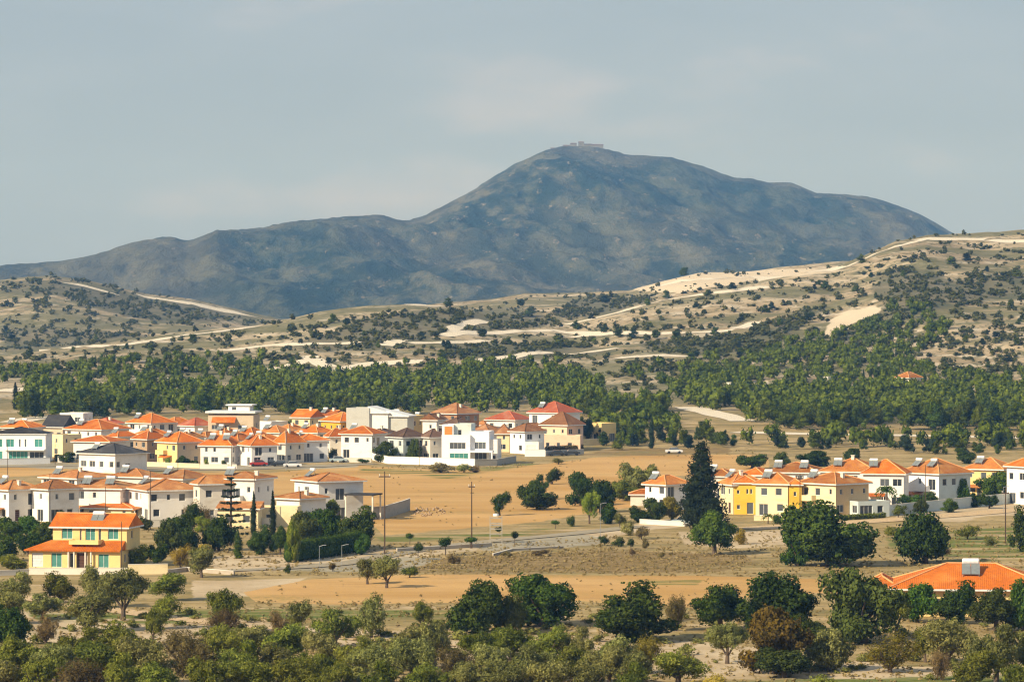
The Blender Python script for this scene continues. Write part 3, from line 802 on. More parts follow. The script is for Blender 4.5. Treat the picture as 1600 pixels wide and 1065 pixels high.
HS = [
 # far village, left part
 (0, 44, 62, 708, 668, 656, 'white', 'orange', "white house with an orange roof rising just behind the green glazed white house", 'hip', 1),
 (66, 98, 112, 690, 667, 648, 'beige', 'charcoal', "beige house under a dark grey pitched roof behind the green glazed white house", 'gx', 0),
 (92, 130, 141, 682, 647, 647, 'white', 'orange', "plain flat roofed white block beside the dark grey pitched roof", 'flat', 0),
 (74, 98, 116, 714, 681, 681, 'cream', 'orange', "small cream flat roofed house just right of the green glazed white house", 'flat', 0),
 (97, 158, 196, 702, 671, 655, 'white', 'orange', "broad white house with orange hip roof above the charcoal roofed house", 'hip', 1),
 (112, 170, 192, 718, 690, 680, 'white', 'orange', "low white house with orange roof directly behind the charcoal roofed house", 'hip', 0),
 (118, 180, 224, 739, 709, 693, 'white', 'charcoal', "white house with a charcoal hip roof standing alone above the terracotta rows", 'hip', 1),
 (196, 236, 270, 690, 661, 645, 'white', 'orange', "white house with orange roof and tall chimney high at the village back", 'hip', 1),
 (206, 230, 252, 722, 686, 671, 'tan', 'orange', "tan walled house between the charcoal roof and the yellow walled house", 'hip', 0),
 (242, 277, 313, 727, 691, 674, 'yellow', 'orange', "yellow walled house with shaded tan side and orange roof at the village front", 'hip', 1),
 (279, 304, 326, 692, 665, 652, 'white', 'red', "small white house with faded red roof left of the flat roofed villa", 'hip', 0),
 (312, 361, 374, 727, 696, 676, 'white', 'orange', "long white end house of the orange roofed front row, right of the yellow one", 'hip', 2),
 (372, 393, 432, 728, 696, 677, 'white', 'orange', "white house with dark shaded porch side in the middle of the front row", 'hip', 1),
 (428, 446, 460, 724, 692, 673, 'offwhite', 'orange', "narrow offwhite house at the right end of the orange front row", 'hip', 0),
 (330, 352, 368, 706, 680, 668, 'offwhite', 'orange', "offwhite house with orange roof below the flat roofed villa", 'hip', 1),
 (368, 396, 412, 704, 682, 667, 'white', 'orange', "white house with orange roof above the dark porch house", 'hip', 1),
 (404, 436, 455, 702, 676, 664, 'offwhite', 'orange', "offwhite house with orange hip roof left of the dark round tree", 'hip', 1),
 (462, 496, 520, 706, 676, 663, 'white', 'orange', "white house with orange roof beneath the dark round tree", 'hip', 1),
 (450, 470, 511, 722, 688, 677, 'bright', 'orange', "bright white corner house with a cool shaded front and orange roof", 'hip', 1),
 (508, 516, 536, 714, 682, 668, 'offwhite', 'orange', "narrow offwhite house squeezed right of the bright white corner house", 'hip', 0),
 (532, 581, 600, 716, 678, 665, 'white', 'orange', "white house with wide blank sunny wall, left of the small street tree", 'hip', 0),
 (500, 532, 567, 697, 658, 643, 'amber', 'orange', "amber walled house with orange pyramid roof", 'hip', 0),
 (455, 484, 500, 684, 652, 639, 'cream', 'orange', "cream house with orange roof peeping above the dark round tree", 'gx', 0),
 (496, 518, 532, 680, 650, 640, 'offwhite', 'orange', "small offwhite house with orange gable behind the amber house", 'gx', 1),
 (603, 641, 662, 692, 651, 651, 'yellow', 'orange', "flat topped yellow house under the pine wood", 'flat', 1),
 (640, 655, 668, 688, 660, 648, 'cream', 'brown', "narrow cream house with brown roof right of the flat topped yellow house", 'hip', 1),
 (660, 682, 690, 698, 656, 645, 'white', 'brown', "white gable fronted house with pale arch window", 'gy', 0),
 (676, 714, 748, 694, 646, 629, 'brownwall', 'brown', "large brown house with tall brown hip roof against the pines", 'hip', 0),
 (690, 716, 735, 700, 664, 652, 'offwhite', 'darkbrown', "dark roofed house behind the white cube villa", 'hip', 0),
 (605, 630, 664, 722, 683, 668, 'bluegrey', 'darkbrown', "pale house with dark brown roof behind the long white garden wall", 'hip', 0),
 (658, 672, 692, 722, 683, 669, 'offwhite', 'darkbrown', "offwhite house with dark brown roof touching the white cube villa", 'hip', 0),
 (734, 764, 782, 702, 675, 662, 'white', 'brown', "white house with brown roof behind the right wing of the cube villa", 'hip', 0),
 (760, 804, 830, 692, 656, 642, 'white', 'red', "white house with a bright red hip roof near the pines", 'hip', 0),
 (776, 796, 800, 706, 677, 662, 'cream', 'brown', "cream fronted house beside a white one, both with brown roofs", 'hip', 0),
 (797, 820, 845, 709, 674, 661, 'bright', 'brown', "bright white house with red brown shutters and an orange garage", 'hip', 0),
 (827, 872, 907, 694, 645, 627, 'bright', 'red', "tall white three storey house with red roof under the pines", 'hip', 1),
 (846, 886, 912, 704, 664, 643, 'peach', 'brown', "peach and yellow house with a big brown hip roof", 'hip', 0),
 (910, 940, 962, 690, 663, 654, 'yellow', 'brown', "low yellow house half hidden by pines at the village edge", 'flat', 0),
 (20, 50, 70, 688, 668, 658, 'offwhite', 'orange', "offwhite house with orange roof at the very back on the left", 'hip', 0),
 (140, 168, 186, 684, 662, 652, 'offwhite', 'red', "offwhite house with faded red roof at the back by the trees", 'hip', 0),
 (252, 272, 290, 684, 662, 651, 'white', 'orange', "small white house with orange roof near the wood, left of the faded red roof", 'hip', 0),
 (404, 424, 440, 684, 660, 652, 'white', 'brown', "small white brown roofed house right of the flat roofed villa", 'flat', 1),
]
HF = [
 # near terracotta rows
 (-18, 14, 46, 815, 765, 750, 'white', 'terra', "white and beige terracotta roofed house cut by the photo's left edge", 'hip', 1),
 (46, 76, 107, 815, 764, 750, 'white', 'terra', "white terracotta roofed house with shaded side, second in the near row", 'hip', 0),
 (107, 188, 212, 810, 763, 749, 'white', 'terra', "long white terracotta roofed house in the middle of the near row", 'hip', 2),
 (192, 232, 314, 814, 766, 749, 'white', 'terra', "white house with a broad grey shaded face and teal doors in the near row", 'hip', 1),
 (58, 120, 172, 786, 747, 735, 'white', 'terra', "white house with terracotta roof and water tank, behind the near row's left end", 'hip', 1),
 (172, 222, 246, 782, 745, 732, 'offwhite', 'terra', "offwhite house with terracotta roof right below the charcoal roofed house", 'hip', 1),
 (235, 286, 330, 790, 748, 734, 'offwhite', 'terra', "offwhite house with terracotta roof behind the broad grey faced house", 'hip', 1),
 (300, 312, 338, 815, 756, 742, 'offwhite', 'terra', "tall blank offwhite side house left of the garden araucaria", 'hip', 0),
 (336, 398, 424, 815, 748, 737, 'white', 'terra', "white house with terracotta roof behind the araucaria tree", 'hip', 1),
 (456, 498, 566, 812, 752, 739, 'white', 'terra', "white two storey house with shaded face at the right end of the near row", 'hip', 1),
 (430, 468, 500, 820, 779, 768, 'white', 'terra', "low white annex with pale terracotta roof between the cypresses and the end house", 'hip', 0),
 (128, 205, 232, 812, 794, 784, 'cream', 'orange', "low cream cottage with orange roof directly behind the yellow villa", 'hip', 0),
]
HR = [
 # right hand cluster
 (1009, 1040, 1068, 797, 757, 742, 'bright', 'orange', "white house with orange roof left of the tall dark conifer", 'hip', 1),
 (1126, 1145, 1182, 803, 757, 739, 'cream', 'orange', "cream and ochre house touching the tall dark conifer", 'hip', 1),
 (1182, 1231, 1252, 806, 756, 738, 'cream', 'orange', "cream house with balcony, between two ochre side walls", 'hip', 1),
 (1253, 1306, 1362, 808, 756, 738, 'cream', 'orange', "cream house with a broad tan shaded side at the row's right end", 'hip', 1),
 (1100, 1142, 1160, 780, 744, 732, 'offwhite', 'orange', "offwhite house with orange roof behind the tall conifer", 'hip', 1),
 (1160, 1192, 1205, 778, 742, 730, 'offwhite', 'orange', "offwhite orange roofed house behind the ochre side wall", 'hip', 0),
 (1200, 1278, 1298, 780, 738, 722, 'white', 'orange', "white house with two water tanks behind the cream houses", 'hip', 2),
 (1284, 1368, 1392, 784, 737, 716, 'white', 'orange', "white house with long orange roof behind the tan shaded side", 'hip', 1),
 (1350, 1412, 1426, 794, 740, 717, 'white', 'orange', "white house rising behind the low flat garage", 'hip', 1),
 (1415, 1467, 1522, 792, 740, 716, 'bright', 'orange', "bright white house with blue grey shaded side and white tank", 'hip', 2),
 (1512, 1566, 1594, 776, 733, 715, 'yellow', 'orange', "yellow house with orange roof behind the round garden tree", 'hip', 1),
 (1578, 1604, 1640, 788, 729, 713, 'bright', 'orange', "white house cut by the photo's right edge", 'hip', 0),
 (1318, 1341, 1386, 808, 786, 786, 'bluegrey', 'orange', "low flat roofed pale garage beside the cream row", 'flat', 0),
 (1402, 1420, 1437, 604, 590, 580, 'white', 'orange', "small white house with orange roof alone in the hillside trees", 'hip', 0),
 (1136, 1150, 1166, 612, 599, 597, 'offwhite', 'orange', "tiny pale flat roofed hut on the hillside above the bend", 'flat', 0),
 (1282, 1294, 1302, 600, 590, 588, 'offwhite', 'orange', "tiny pale flat roofed building between hillside trees, left of the small house", 'flat', 0),
]
HS += [
 (24, 46, 58, 690, 668, 659, 'cream', 'orange', "small cream house with orange roof behind the left modern house, farther back", 'hip', 1),
 (132, 150, 162, 692, 668, 658, 'white', 'red', "narrow white house with red roof between two broad orange roofed houses", 'hip', 0),
 (214, 232, 246, 704, 678, 669, 'white', 'orange', "white house squeezed above the tan walled house", 'hip', 1),
 (270, 290, 306, 712, 684, 674, 'white', 'orange', "white house peeping over the yellow walled house's roof", 'hip', 1),
 (300, 322, 338, 708, 684, 674, 'cream', 'orange', "cream house behind the gap of the orange front row", 'hip', 1),
 (352, 372, 386, 714, 688, 677, 'offwhite', 'orange', "offwhite house close behind the dark porch house", 'hip', 1),
 (392, 416, 430, 714, 688, 678, 'cream', 'orange', "cream house close behind the front row's right part", 'hip', 1),
 (432, 452, 466, 696, 672, 662, 'white', 'orange', "white house left of the dark round tree, behind the bright white corner house", 'hip', 0),
 (540, 562, 578, 704, 676, 667, 'offwhite', 'orange', "offwhite house behind the house with the blank sunny wall", 'hip', 1),
 (574, 596, 610, 704, 677, 669, 'white', 'darkbrown', "white dark roofed house right behind the street tree", 'hip', 0),
 (700, 722, 736, 690, 664, 655, 'white', 'orange', "white house with orange roof glimpsed below the large brown house", 'hip', 0),
 (742, 758, 768, 688, 664, 656, 'offwhite', 'terra', "small offwhite house left of the bright red roofed house", 'hip', 0),
 (810, 824, 838, 696, 668, 660, 'cream', 'brown', "cream house wedged below the tall white three storey house", 'hip', 0),
 (168, 184, 198, 706, 682, 673, 'offwhite', 'orange', "offwhite house above the charcoal roof's right end", 'hip', 1),
]
for h in HS: house(*h[:9], kind=h[9], heater=h[10], group='houses of the far village', side_wall={242: 'beige'}.get(h[0]))  # beige side: shade put into the yellow house's wall colour
for h in HF: house(*h[:9], kind=h[9], heater=h[10], group='terracotta roofed houses of the near row')
for h in HR: house(*h[:9], kind=h[9], heater=h[10], side_wall={1253: 'cream_shade', 1415: 'bluegrey'}.get(h[0]), group='houses right of the conifer' if h[3] > 700 else 'buildings on the hillside')  # tan and blue grey sides: shade put into the wall colour

# extra coloured faces: ochre side walls (own blocks), porches and annexes
def custom(pl, base, a, label, group='village houses', name='house', cat='house'):
    c = at(pl, base); r = empty(name, (c.x, c.y, c.z), -a); tag(r, label, cat, group)
    return r, FPX / c.y

def ann(pl, base, a, label, W, L, h, wall, roof, rmat, rise, cat='annex', front=(), side=(), group='annexes and garages'):
    r, s = custom(pl, base, a, label, group, 'annex', cat)
    block(r, 0, W, 0, L, h, wall, roof, rise, rmat, front, side, oh=.35)
    return r

# ---- green glazed modern house at the left edge
r, s = custom(-24, 722, .06, "white modern house with green glazing and a sloped grey roof at the left edge", 'houses of the far village')
px = lambda p, p0=-24: (p - p0) / s
z_ = lambda row, b=722: (b - row) / s
block(r, 0, px(72), 0, 9, z_(678), 'bright', 'gy', 1.3, 'charcoal', oh=.25,
      front=[(px(-4), z_(698), 1.2, 1.9, 't'), (px(10), z_(698), 1.9, 1.9, 't'), (px(30), z_(698), .45, 1.9, 'w'), (px(39), z_(698), .45, 1.9, 'w'), (px(55), z_(698), 1.9, 1.9, 't'),
             (px(-10), z_(717), 2.2, 1.9, 't'), (px(14), z_(717), 4.6, 1.9, 't'), (px(47), z_(717), 3.4, 1.8, 'w')])
mb = MB(); mb.box(px(8), px(72), -1.6, -.003, z_(703), z_(701)); mb.build("balcony", M['bright'], r)
# ---- white cube villa
r, s = custom(690, 725, .16, "white cube villa with an orange panel and big teal windows at the field's edge", 'houses of the far village')
px = lambda p: (p - 690) / s
z_ = lambda row: (725 - row) / s
block(r, 0, px(735), 0, 8, z_(683), 'bright', 'flat', parapet=.6, front=[(px(703), z_(701), 3.8, 1.5, 'w'), (px(703), z_(721), 4.4, 2.0, 't')], side=[(2, z_(700), 1.2, 1.2, 'w')])
block(r, px(708), px(735), 1.6, 7.5, z_(664), 'bluegrey', 'flat', parapet=.3, zb=z_(683) + .01, front=[(px(714) - px(708), z_(682), .9, 1.6, 'd')])
block(r, 0, px(708) - .003, .6, 7.5, z_(665), 'bright', 'flat', parapet=.3, zb=z_(683) + .01)
mb = MB(); mb.box(px(694), px(706), .48, .595, z_(682), z_(666)); mb.build("orange_panel", M['woodorange'], r)
block(r, px(735) + .003, px(764), 1.2, 8, z_(676), 'bright', 'flat', parapet=.4, front=[(.9, z_(701), 2.7, 1.6, 'w'), (.9, z_(721), 2.9, 2.2, 'd')])
block(r, px(764) + .003, px(776), 2.2, 8, z_(688), 'white', 'flat', parapet=.3, front=[(.5, z_(720), .9, 1.4, 'w')])
mb = MB(); mb.box(px(735), px(772), -1.4, 1.19, z_(706), z_(703)); mb.box(px(772) - .3, px(772), -1.4, -1.1, -1, z_(706)); mb.box(px(735), px(735) + .3, -1.4, -1.1, -1, z_(706)); mb.build("balcony", M['bright'], r)
# ---- flat roofed villa with tower
r, s = custom(325, 692, .12, "wide beige flat roofed villa with a white top tower and tiled awning", 'houses of the far village')
W = 72 / s; z_ = lambda row: (692 - row) / s
block(r, 0, W, 0, 9, z_(649), 'beige', 'flat', parapet=.2, front=[(1, 3.6, 1.6, 1.2, 'w'), (4.4, 3.6, 1.2, 1.2, 'w'), (8, 3.6, 1.8, 1.2, 'w')], side=auto_wins(9, 6, random.Random(3)))
mb = MB(); mb.box(-.6, W + .6, -.8, 9.6, z_(645), z_(642)); mb.build("roof_slab", M['roofwhite'], r)
block(r, 4.9, 10.6, 2.5, 8, z_(635), 'white', 'flat', parapet=.1, zb=z_(642) + .01, front=[(1, z_(641), 1.2, .9, 'w')])
mb = MB(); mb.box(4.3, 11.4, 2, 8.6, z_(634) + .05, z_(632) + .05); mb.build("tower_slab", M['roofwhite'], r)
am = MB(); am.quad((1.2, -1.6, z_(659)), (7.5, -1.6, z_(659)), (7.5, -.003, z_(651)), (1.2, -.003, z_(651))); am.quad((1.2, -1.6, z_(659) - .15), (1.2, -.003, z_(651) - .15), (7.5, -.003, z_(651) - .15), (7.5, -1.6, z_(659) - .15)); am.quad((1.2, -1.6, z_(659) - .15), (7.5, -1.6, z_(659) - .15), (7.5, -1.6, z_(659)), (1.2, -1.6, z_(659)))
am.build("awning", M['orange'], r)
# ---- pale modern house with slanted white roofs
r, s = custom(541, 697, .25, "pale modern house with slanted white roofs and a thin mast", 'houses of the far village')
z_ = lambda row: (697 - row) / s
block(r, 0, 6.2, 0, 8, z_(638), 'grey', 'flat', parapet=.2, front=[(1.2, 4, 1.1, 1.1, 'w')])
block(r, 6.203, 11, .8, 8, z_(645), 'white', 'shedx', 1.6, 'roofwhite', front=[(1.6, 3, 1.2, 1.3, 'w')], caps=False)
block(r, 11.003, 16, 1.6, 8, z_(650), 'grey', 'shedx', 1.4, 'roofwhite', front=[(1.6, 2.6, 1.2, 1.3, 'w')], caps=False)
mb = MB(); mb.tube((6.1, 3, z_(640)), (6.1, 3, z_(622)), .06, .04, k=5); mb.build("mast", M['metal'], r)
# ---- yellow villa in front
r, s = custom(45, 886, .20, "yellow villa with bright orange roofs and teal curtained windows among the olives", 'villas near the olive grove', 'villa', 'villa')
f = s * math.cos(.20); X = lambda p: (p - 45) / f
z_ = lambda row: (886 - row) / s
block(r, 0, X(191), 0, 8.5, z_(859), 'yellow', 'flat', parapet=0.02,
      front=[(X(50), .1, 1.7, 2.1, 'g'), (X(81), .1, 1.6, 2.1, 'T'), (X(110), .1, .8, 2.1, 'w'), (X(121), .0, 1.7, 2.3, 'D'), (X(156), .1, 1.6, 2.0, 'T')], side=[(2, .8, 1, 1.2, 'w')])
ux0, ux1 = X(77), X(195)
block(r, ux0, ux1, 1.9, 8.4, z_(824), 'yellow', 'gx', z_(800) - z_(824) - .5, 'orange', zb=z_(859) + .06, oh=.45,
      front=[(X(91) - ux0, z_(842), 1.65, 1.75, 'T'), (X(120) - ux0, z_(845), .3, 1.9, 'w'), (X(129) - ux0, z_(846), 1.5, 2.1, 'T'), (X(150) - ux0, z_(845), .4, 1.9, 'w'), (X(165) - ux0, z_(842), 1.6, 1.75, 'T')],
      side=[(2.2, z_(842), 1, 1.2, 'w')])
lm = MB()   # lower tiled apron roof with hipped left end
e0, e1, yb = -.55, X(193), -.7
zt, ze = z_(844), z_(859) + .12
lm.quad((e0, yb, ze), (e1, yb, ze), (e1, 1.895, zt), (ux0 - .3, 1.895, zt)); lm.tri((e0, 9, ze), (e0, yb, ze), (ux0 - .3, 1.895, zt)); lm.tri((e0, 9, ze), (ux0 - .3, 1.895, zt), (ux0 - .3, 9, zt)); lm.tri((e1, yb, ze), (e1, 1.895, ze), (e1, 1.895, zt))
lm.quad((e0, yb, ze - .18), (e1, yb, ze - .18), (e1, yb, ze), (e0, yb, ze)); lm.quad((e0, 9, ze - .18), (e0, yb, ze - .18), (e0, yb, ze), (e0, 9, ze)); lm.quad((e0, yb, ze - .18), (e0, 0, ze - .18), (e1, 0, ze - .18), (e1, yb, ze - .18))
ro = lm.build("lower_roof", M['orange'], r)
bm_ = MB(); bx0, bx1 = X(110), X(157)
bm_.box(bx0, bx1, -.3, 1.89, z_(849), z_(847)); bm_.box(bx0, bx1, -.3, -.2, z_(847), z_(842)); bm_.box(bx0, bx0 + .1, -.2, 1.89, z_(847), z_(842)); bm_.box(bx1 - .1, bx1, -.2, 1.89, z_(847), z_(842))
bm_.build("balcony", M['yellow'], r)
for p in (110, 119, 137, 146):
    cm = MB(); cm.tube((X(p), -.45, -.5), (X(p), -.45, z_(860)), .14, k=8); cm.build("column", M['offwhite'], r)
st = MB(); st.box(X(114), X(143), -1.2, -.003, -1.2, .0); st.box(X(116), X(141), -1.6, -1.2, -1.2, -.25); st.build("porch_step", M['stone'], r)
solar_heater(r, X(143), 2.9, z_(818), 0, .95)
# ---- low villa with wide orange roof in front right
r, s = custom(1398, 962, .10, "low yellow house with a wide orange hip roof behind the foreground trees", 'villas near the olive grove', 'villa', 'villa')
z_ = lambda row: (962 - row) / s
hf = block(r, 0, 19, 0, 13, z_(920), 'yellow', 'hip', 2.65, 'orange', oh=.9,
      front=[(1.6, .1, 1.0, 2.1, 'd'), (4.2, .9, 1.4, 1.3, 'w'), (8, .9, 1.6, 1.3, 'w'), (11, .9, 1.6, 1.3, 'w'), (14.5, .1, 1.6, 2.1, 'd')], left=[(3, .9, 1.2, 1.2, 'w')])
hf2 = block(r, -3.2, -.01, 4.5, 12, z_(920) - .3, 'cream', 'hip', 1.35, 'orange', oh=.7)
solar_heater(r, (1517 - 1398) / s, 2.6, hf((1517 - 1398) / s, 3.0), 0, 1.1)

# ---- ochre side walls standing between the cream houses, annexes, porches
ann(1147, 803, .1, "ochre walled wing right of the tall dark conifer", 35 / 9., 7, 5.6, 'ochre', 'hip', 'orange', 1.2, front=[(.5, 3.7, .5, .7, 'w'), (2.2, 3.7, .4, .9, 'w'), (2.9, 3.7, .4, .9, 'w'), (.5, .9, .6, .8, 'w'), (2.3, .05, 1.2, 2.1, 'd')], group='wings of the cream row')
ann(1233, 806, .1, "narrow ochre walled wing between two cream houses", 2.2, 7, 5.6, 'ochre', 'hip', 'orange', .9, front=[(.8, 3.6, .5, .8, 'w'), (.8, .9, .5, .8, 'w')], group='wings of the cream row')
ann(985, 790, .05, "low open shelter with an orange tiled roof in the garden left of the conifer", 5, 4, 2.1, 'offwhite', 'hip', 'orange', .8)
ann(1430, 790, .2, "little white porch with an orange gable before the bright white house", 4.2, 4, 2.7, 'bright', 'hip', 'orange', 1.0, front=[(1.2, .1, 1.6, 2.1, 'd')])
ann(820, 709, .3, "small garage with an orange door beside the bright white house", 3.6, 4, 2.6, 'white', 'flat', 'orange', .5, front=[(.5, .1, 2.4, 2.1, 'g')])
ann(846, 704, .2, "single storey peach front wing of the big brown roofed house", 10, 4, 3.6, 'peach', 'flat', 'orange', 1, front=[(1.2, 1, .9, 1.1, 'w'), (4, 1, .8, 1.1, 'w'), (6.8, 1, 1.1, 1.1, 'w')])
ann(640, 706, .15, "low white terrace building before the yellow flat topped house", 6, 4, 2.6, 'white', 'flat', 'orange', 1, front=[(1, .9, 1, 1, 'w'), (3.6, .9, 1, 1, 'w')])
ann(402, 822, .12, "low cream building between the two cypress trees", 7, 4, 3.0, 'cream', 'flat', 'orange', 1, front=[(1.5, .1, 1.6, 2.0, 'd')])
ann(340, 824, .12, "cream ground floor wing behind the araucaria", 7, 3.6, 3.2, 'cream', 'shed', 'terra', 1, front=[(1.5, .9, 1.2, 1.2, 'w'), (4.4, .9, 1.2, 1.2, 'w')])
r, s = custom(538, 812, .3, "dark flat canopy on posts at the right end of the near row", 'annexes and garages', 'canopy', 'canopy')
mb = MB(); mb.box(0, 5.6, -.5, 4.5, 4.4, 4.65); mb.build("canopy_roof", M['charcoal'], r)
for x, y in ((.2, -.2), (5.2, -.2), (.2, 4), (5.2, 4)):
    mb = MB(); mb.box(x, x + .25, y, y + .25, -1, 4.398); mb.build("post", M['offwhite'], r)

# mountain top buildings
r = None
D0 = 6790.0
for i, (p, w, h, l) in enumerate([(868, 14, 9, "long low stone building on the summit's left shoulder"), (885, 10, 12, "middle stone building on the mountain summit"), (896, 9, 13, "stone building beside the summit tower"),
                                  (908, 8, 19, "tallest tower of the pale stone buildings on the mountain summit"), (919, 11, 10, "stone building right of the summit tower"), (934, 16, 7, "bright pale building right of the summit, lowest of the group")]):
    x = (p - 800) / FPX * D0; z = ground_z(x, D0)
    e = empty('summit_building', (x, D0, z)); tag(e, l, 'building', 'stone buildings on the summit')
    mb = MB(); h = 3.2 + h * .33; mb.box(-w * .62, w * .62, 0, 10, -8, h); mb.build("wall", M['crag'], e)
    rm, cp, hf = roof_mesh(-w * .62, w * .62, 0, 10, h, 'gx', 1.5, .3); rm.build("roof", M['darkbrown'], e)

# ------------------------------------------------------------------ garden walls
def garden_wall(pts, h, mat, label, th=.22, group='garden and retaining walls'):
    P = [at(*p) for p in pts]
    mb = MB()
    dens = []
    for a, b in zip(P[:-1], P[1:]):
        n = max(1, int((b - a).length / 6))
        for i in range(n): dens.append(a.lerp(b, i / n))
    dens.append(P[-1])
    o = dens[0].copy()
    root = empty('garden_wall', o); tag(root, label, 'wall', group)
    cp = MB()
    for a, b in zip(dens[:-1], dens[1:]):
        d = (b - a); d.z = 0; d.normalize(); n = Vector((-d.y, d.x, 0)) * th / 2
        za, zb = ground_z(a.x, a.y) - o.z, ground_z(b.x, b.y) - o.z
        A = a - o; B = b - o
        for m, nn, lo, hi in ((mb, n, -.8, h), (cp, n * 1.35, h, h + .07)):
            c = [Vector((A.x, A.y, 0)) - nn, Vector((B.x, B.y, 0)) - nn, Vector((B.x, B.y, 0)) + nn, Vector((A.x, A.y, 0)) + nn]
            zz = [za, zb, zb, za]
            lo_ = [(v.x, v.y, z + lo) for v, z in zip(c, zz)]; hi_ = [(v.x, v.y, z + hi) for v, z in zip(c, zz)]
            m.quad(*hi_)
            for i in range(4):
                j = (i + 1) % 4; m.quad(lo_[i], lo_[j], hi_[j], hi_[i])
    mb.build("wall_face", M[mat], root); cp.build("coping", M['offwhite'], root)
for args in [
    ([(-40, 727), (78, 724)], 1.4, 'bright', "white wall in front of the green glazed house"),
    ([(90, 722), (118, 722)], 1.4, 'white', "short white wall right of the green glazed house"),
    ([(226, 728), (312, 731)], 1.0, 'cream', "cream wall before the yellow walled house"),
    ([(312, 732), (370, 732)], 1.0, 'offwhite', "pale low wall before the long white end house"),
    ([(582, 718), (606, 724), (742, 728)], 1.7, 'bright', "long bright white wall left of the cube villa"),
    ([(742, 728), (776, 727), (806, 722)], 1.5, 'concrete', "curved grey wall below the cube villa"),
    ([(820, 713), (852, 713)], 1.7, 'bright', "white wall below the house with red brown shutters"),
    ([(852, 712), (912, 709)], 1.2, 'grey', "grey wall below the peach house"),
    ([(910, 696), (948, 694)], 1.6, 'cream', "yellow wall near the low yellow house at the village edge"),
    ([(520, 718), (532, 722), (580, 722)], 1.0, 'offwhite', "pale wall before the house with the wide blank wall"),
    ([(570, 812), (600, 810), (632, 800), (640, 797)], 2.2, 'concrete', "curved concrete retaining wall by the field, right of the near row"),
    ([(200, 897), (262, 896)], 1.4, 'cream', "cream wall right of the yellow villa"),
    ([(262, 896), (292, 892), (366, 898)], .55, 'stone', "low pale stone wall behind the olive near the yellow villa"),
    ([(45, 897), (200, 897)], .9, 'offwhite', "low front wall of the yellow villa"),
    ([(-20, 900), (45, 897)], .7, 'offwhite', "low wall running left from the yellow villa"),
    ([(1178, 813), (1300, 813)], .9, 'cream', "low cream wall before the cream and ochre row"),
    ([(1386, 806), (1440, 800), (1520, 792), (1580, 786)], 1.9, 'bluegrey', "long bluish wall shaded by garden trees on the right"),
    ([(300, 818), (430, 824)], 1.6, 'white', "white garden wall behind the cypresses"),
    ([(202, 824), (300, 822)], 1.2, 'offwhite', "pale wall below the broad grey faced house"),
    ([(620, 862), (700, 857), (768, 853)], .5, 'stone', "low stone kerb along the gravel road"),
    ([(770, 868), (800, 860), (880, 856)], .3, 'stone', "pale stone edging of the gravel lot"),
    ([(1000, 818), (1070, 822)], .8, 'offwhite', "low wall in front of the garden left of the conifer"),
]: garden_wall(*args)

# ------------------------------------------------------------------ roads and tracks (draped ribbons)
def ribbon(name, pts, width, mat, lift=.05, label=None):
    P = [at(*p) for p in pts]
    dens = []
    for a, b in zip(P[:-1], P[1:]):
        n = max(1, int((b - a).length / 5))
        for i in range(n): dens.append(a.lerp(b, i / n))
    dens.append(P[-1])
    xy = np.array([(p.x, p.y) for p in dens])
    for _ in range(3):
        xy[1:-1] = (xy[:-2] + 2 * xy[1:-1] + xy[2:]) / 4
    d = np.gradient(xy, axis=0); d /= np.maximum(np.linalg.norm(d, axis=1, keepdims=True), 1e-6)
    n = np.stack([-d[:, 1], d[:, 0]], 1)
    wv = width * (1 + .35 * pnoise(np.arange(len(xy)) * .23, np.full(len(xy), pts[0][0] * .1)))
    k = 5; rows = []
    for j in range(k):
        q = xy + n * (wv[:, None] * (j / (k - 1) - .5))
        z = terrain(q[:, 0], q[:, 1]) + lift
        rows.append(np.stack([q[:, 0], q[:, 1], z], 1))
    V = np.stack(rows, 1).reshape(-1, 3); m = len(xy)
    idx = np.arange(m * k).reshape(m, k)
    F = np.stack([idx[:-1, :-1], idx[:-1, 1:], idx[1:, 1:], idx[1:, :-1]], -1).reshape(-1, 4)
    o = mesh_obj(name, np_mesh(name, V, F, smooth=True), mat=mat)
    tag(o, label, kind='structure')
    TRACKS.append(pts)
TRACKS = []
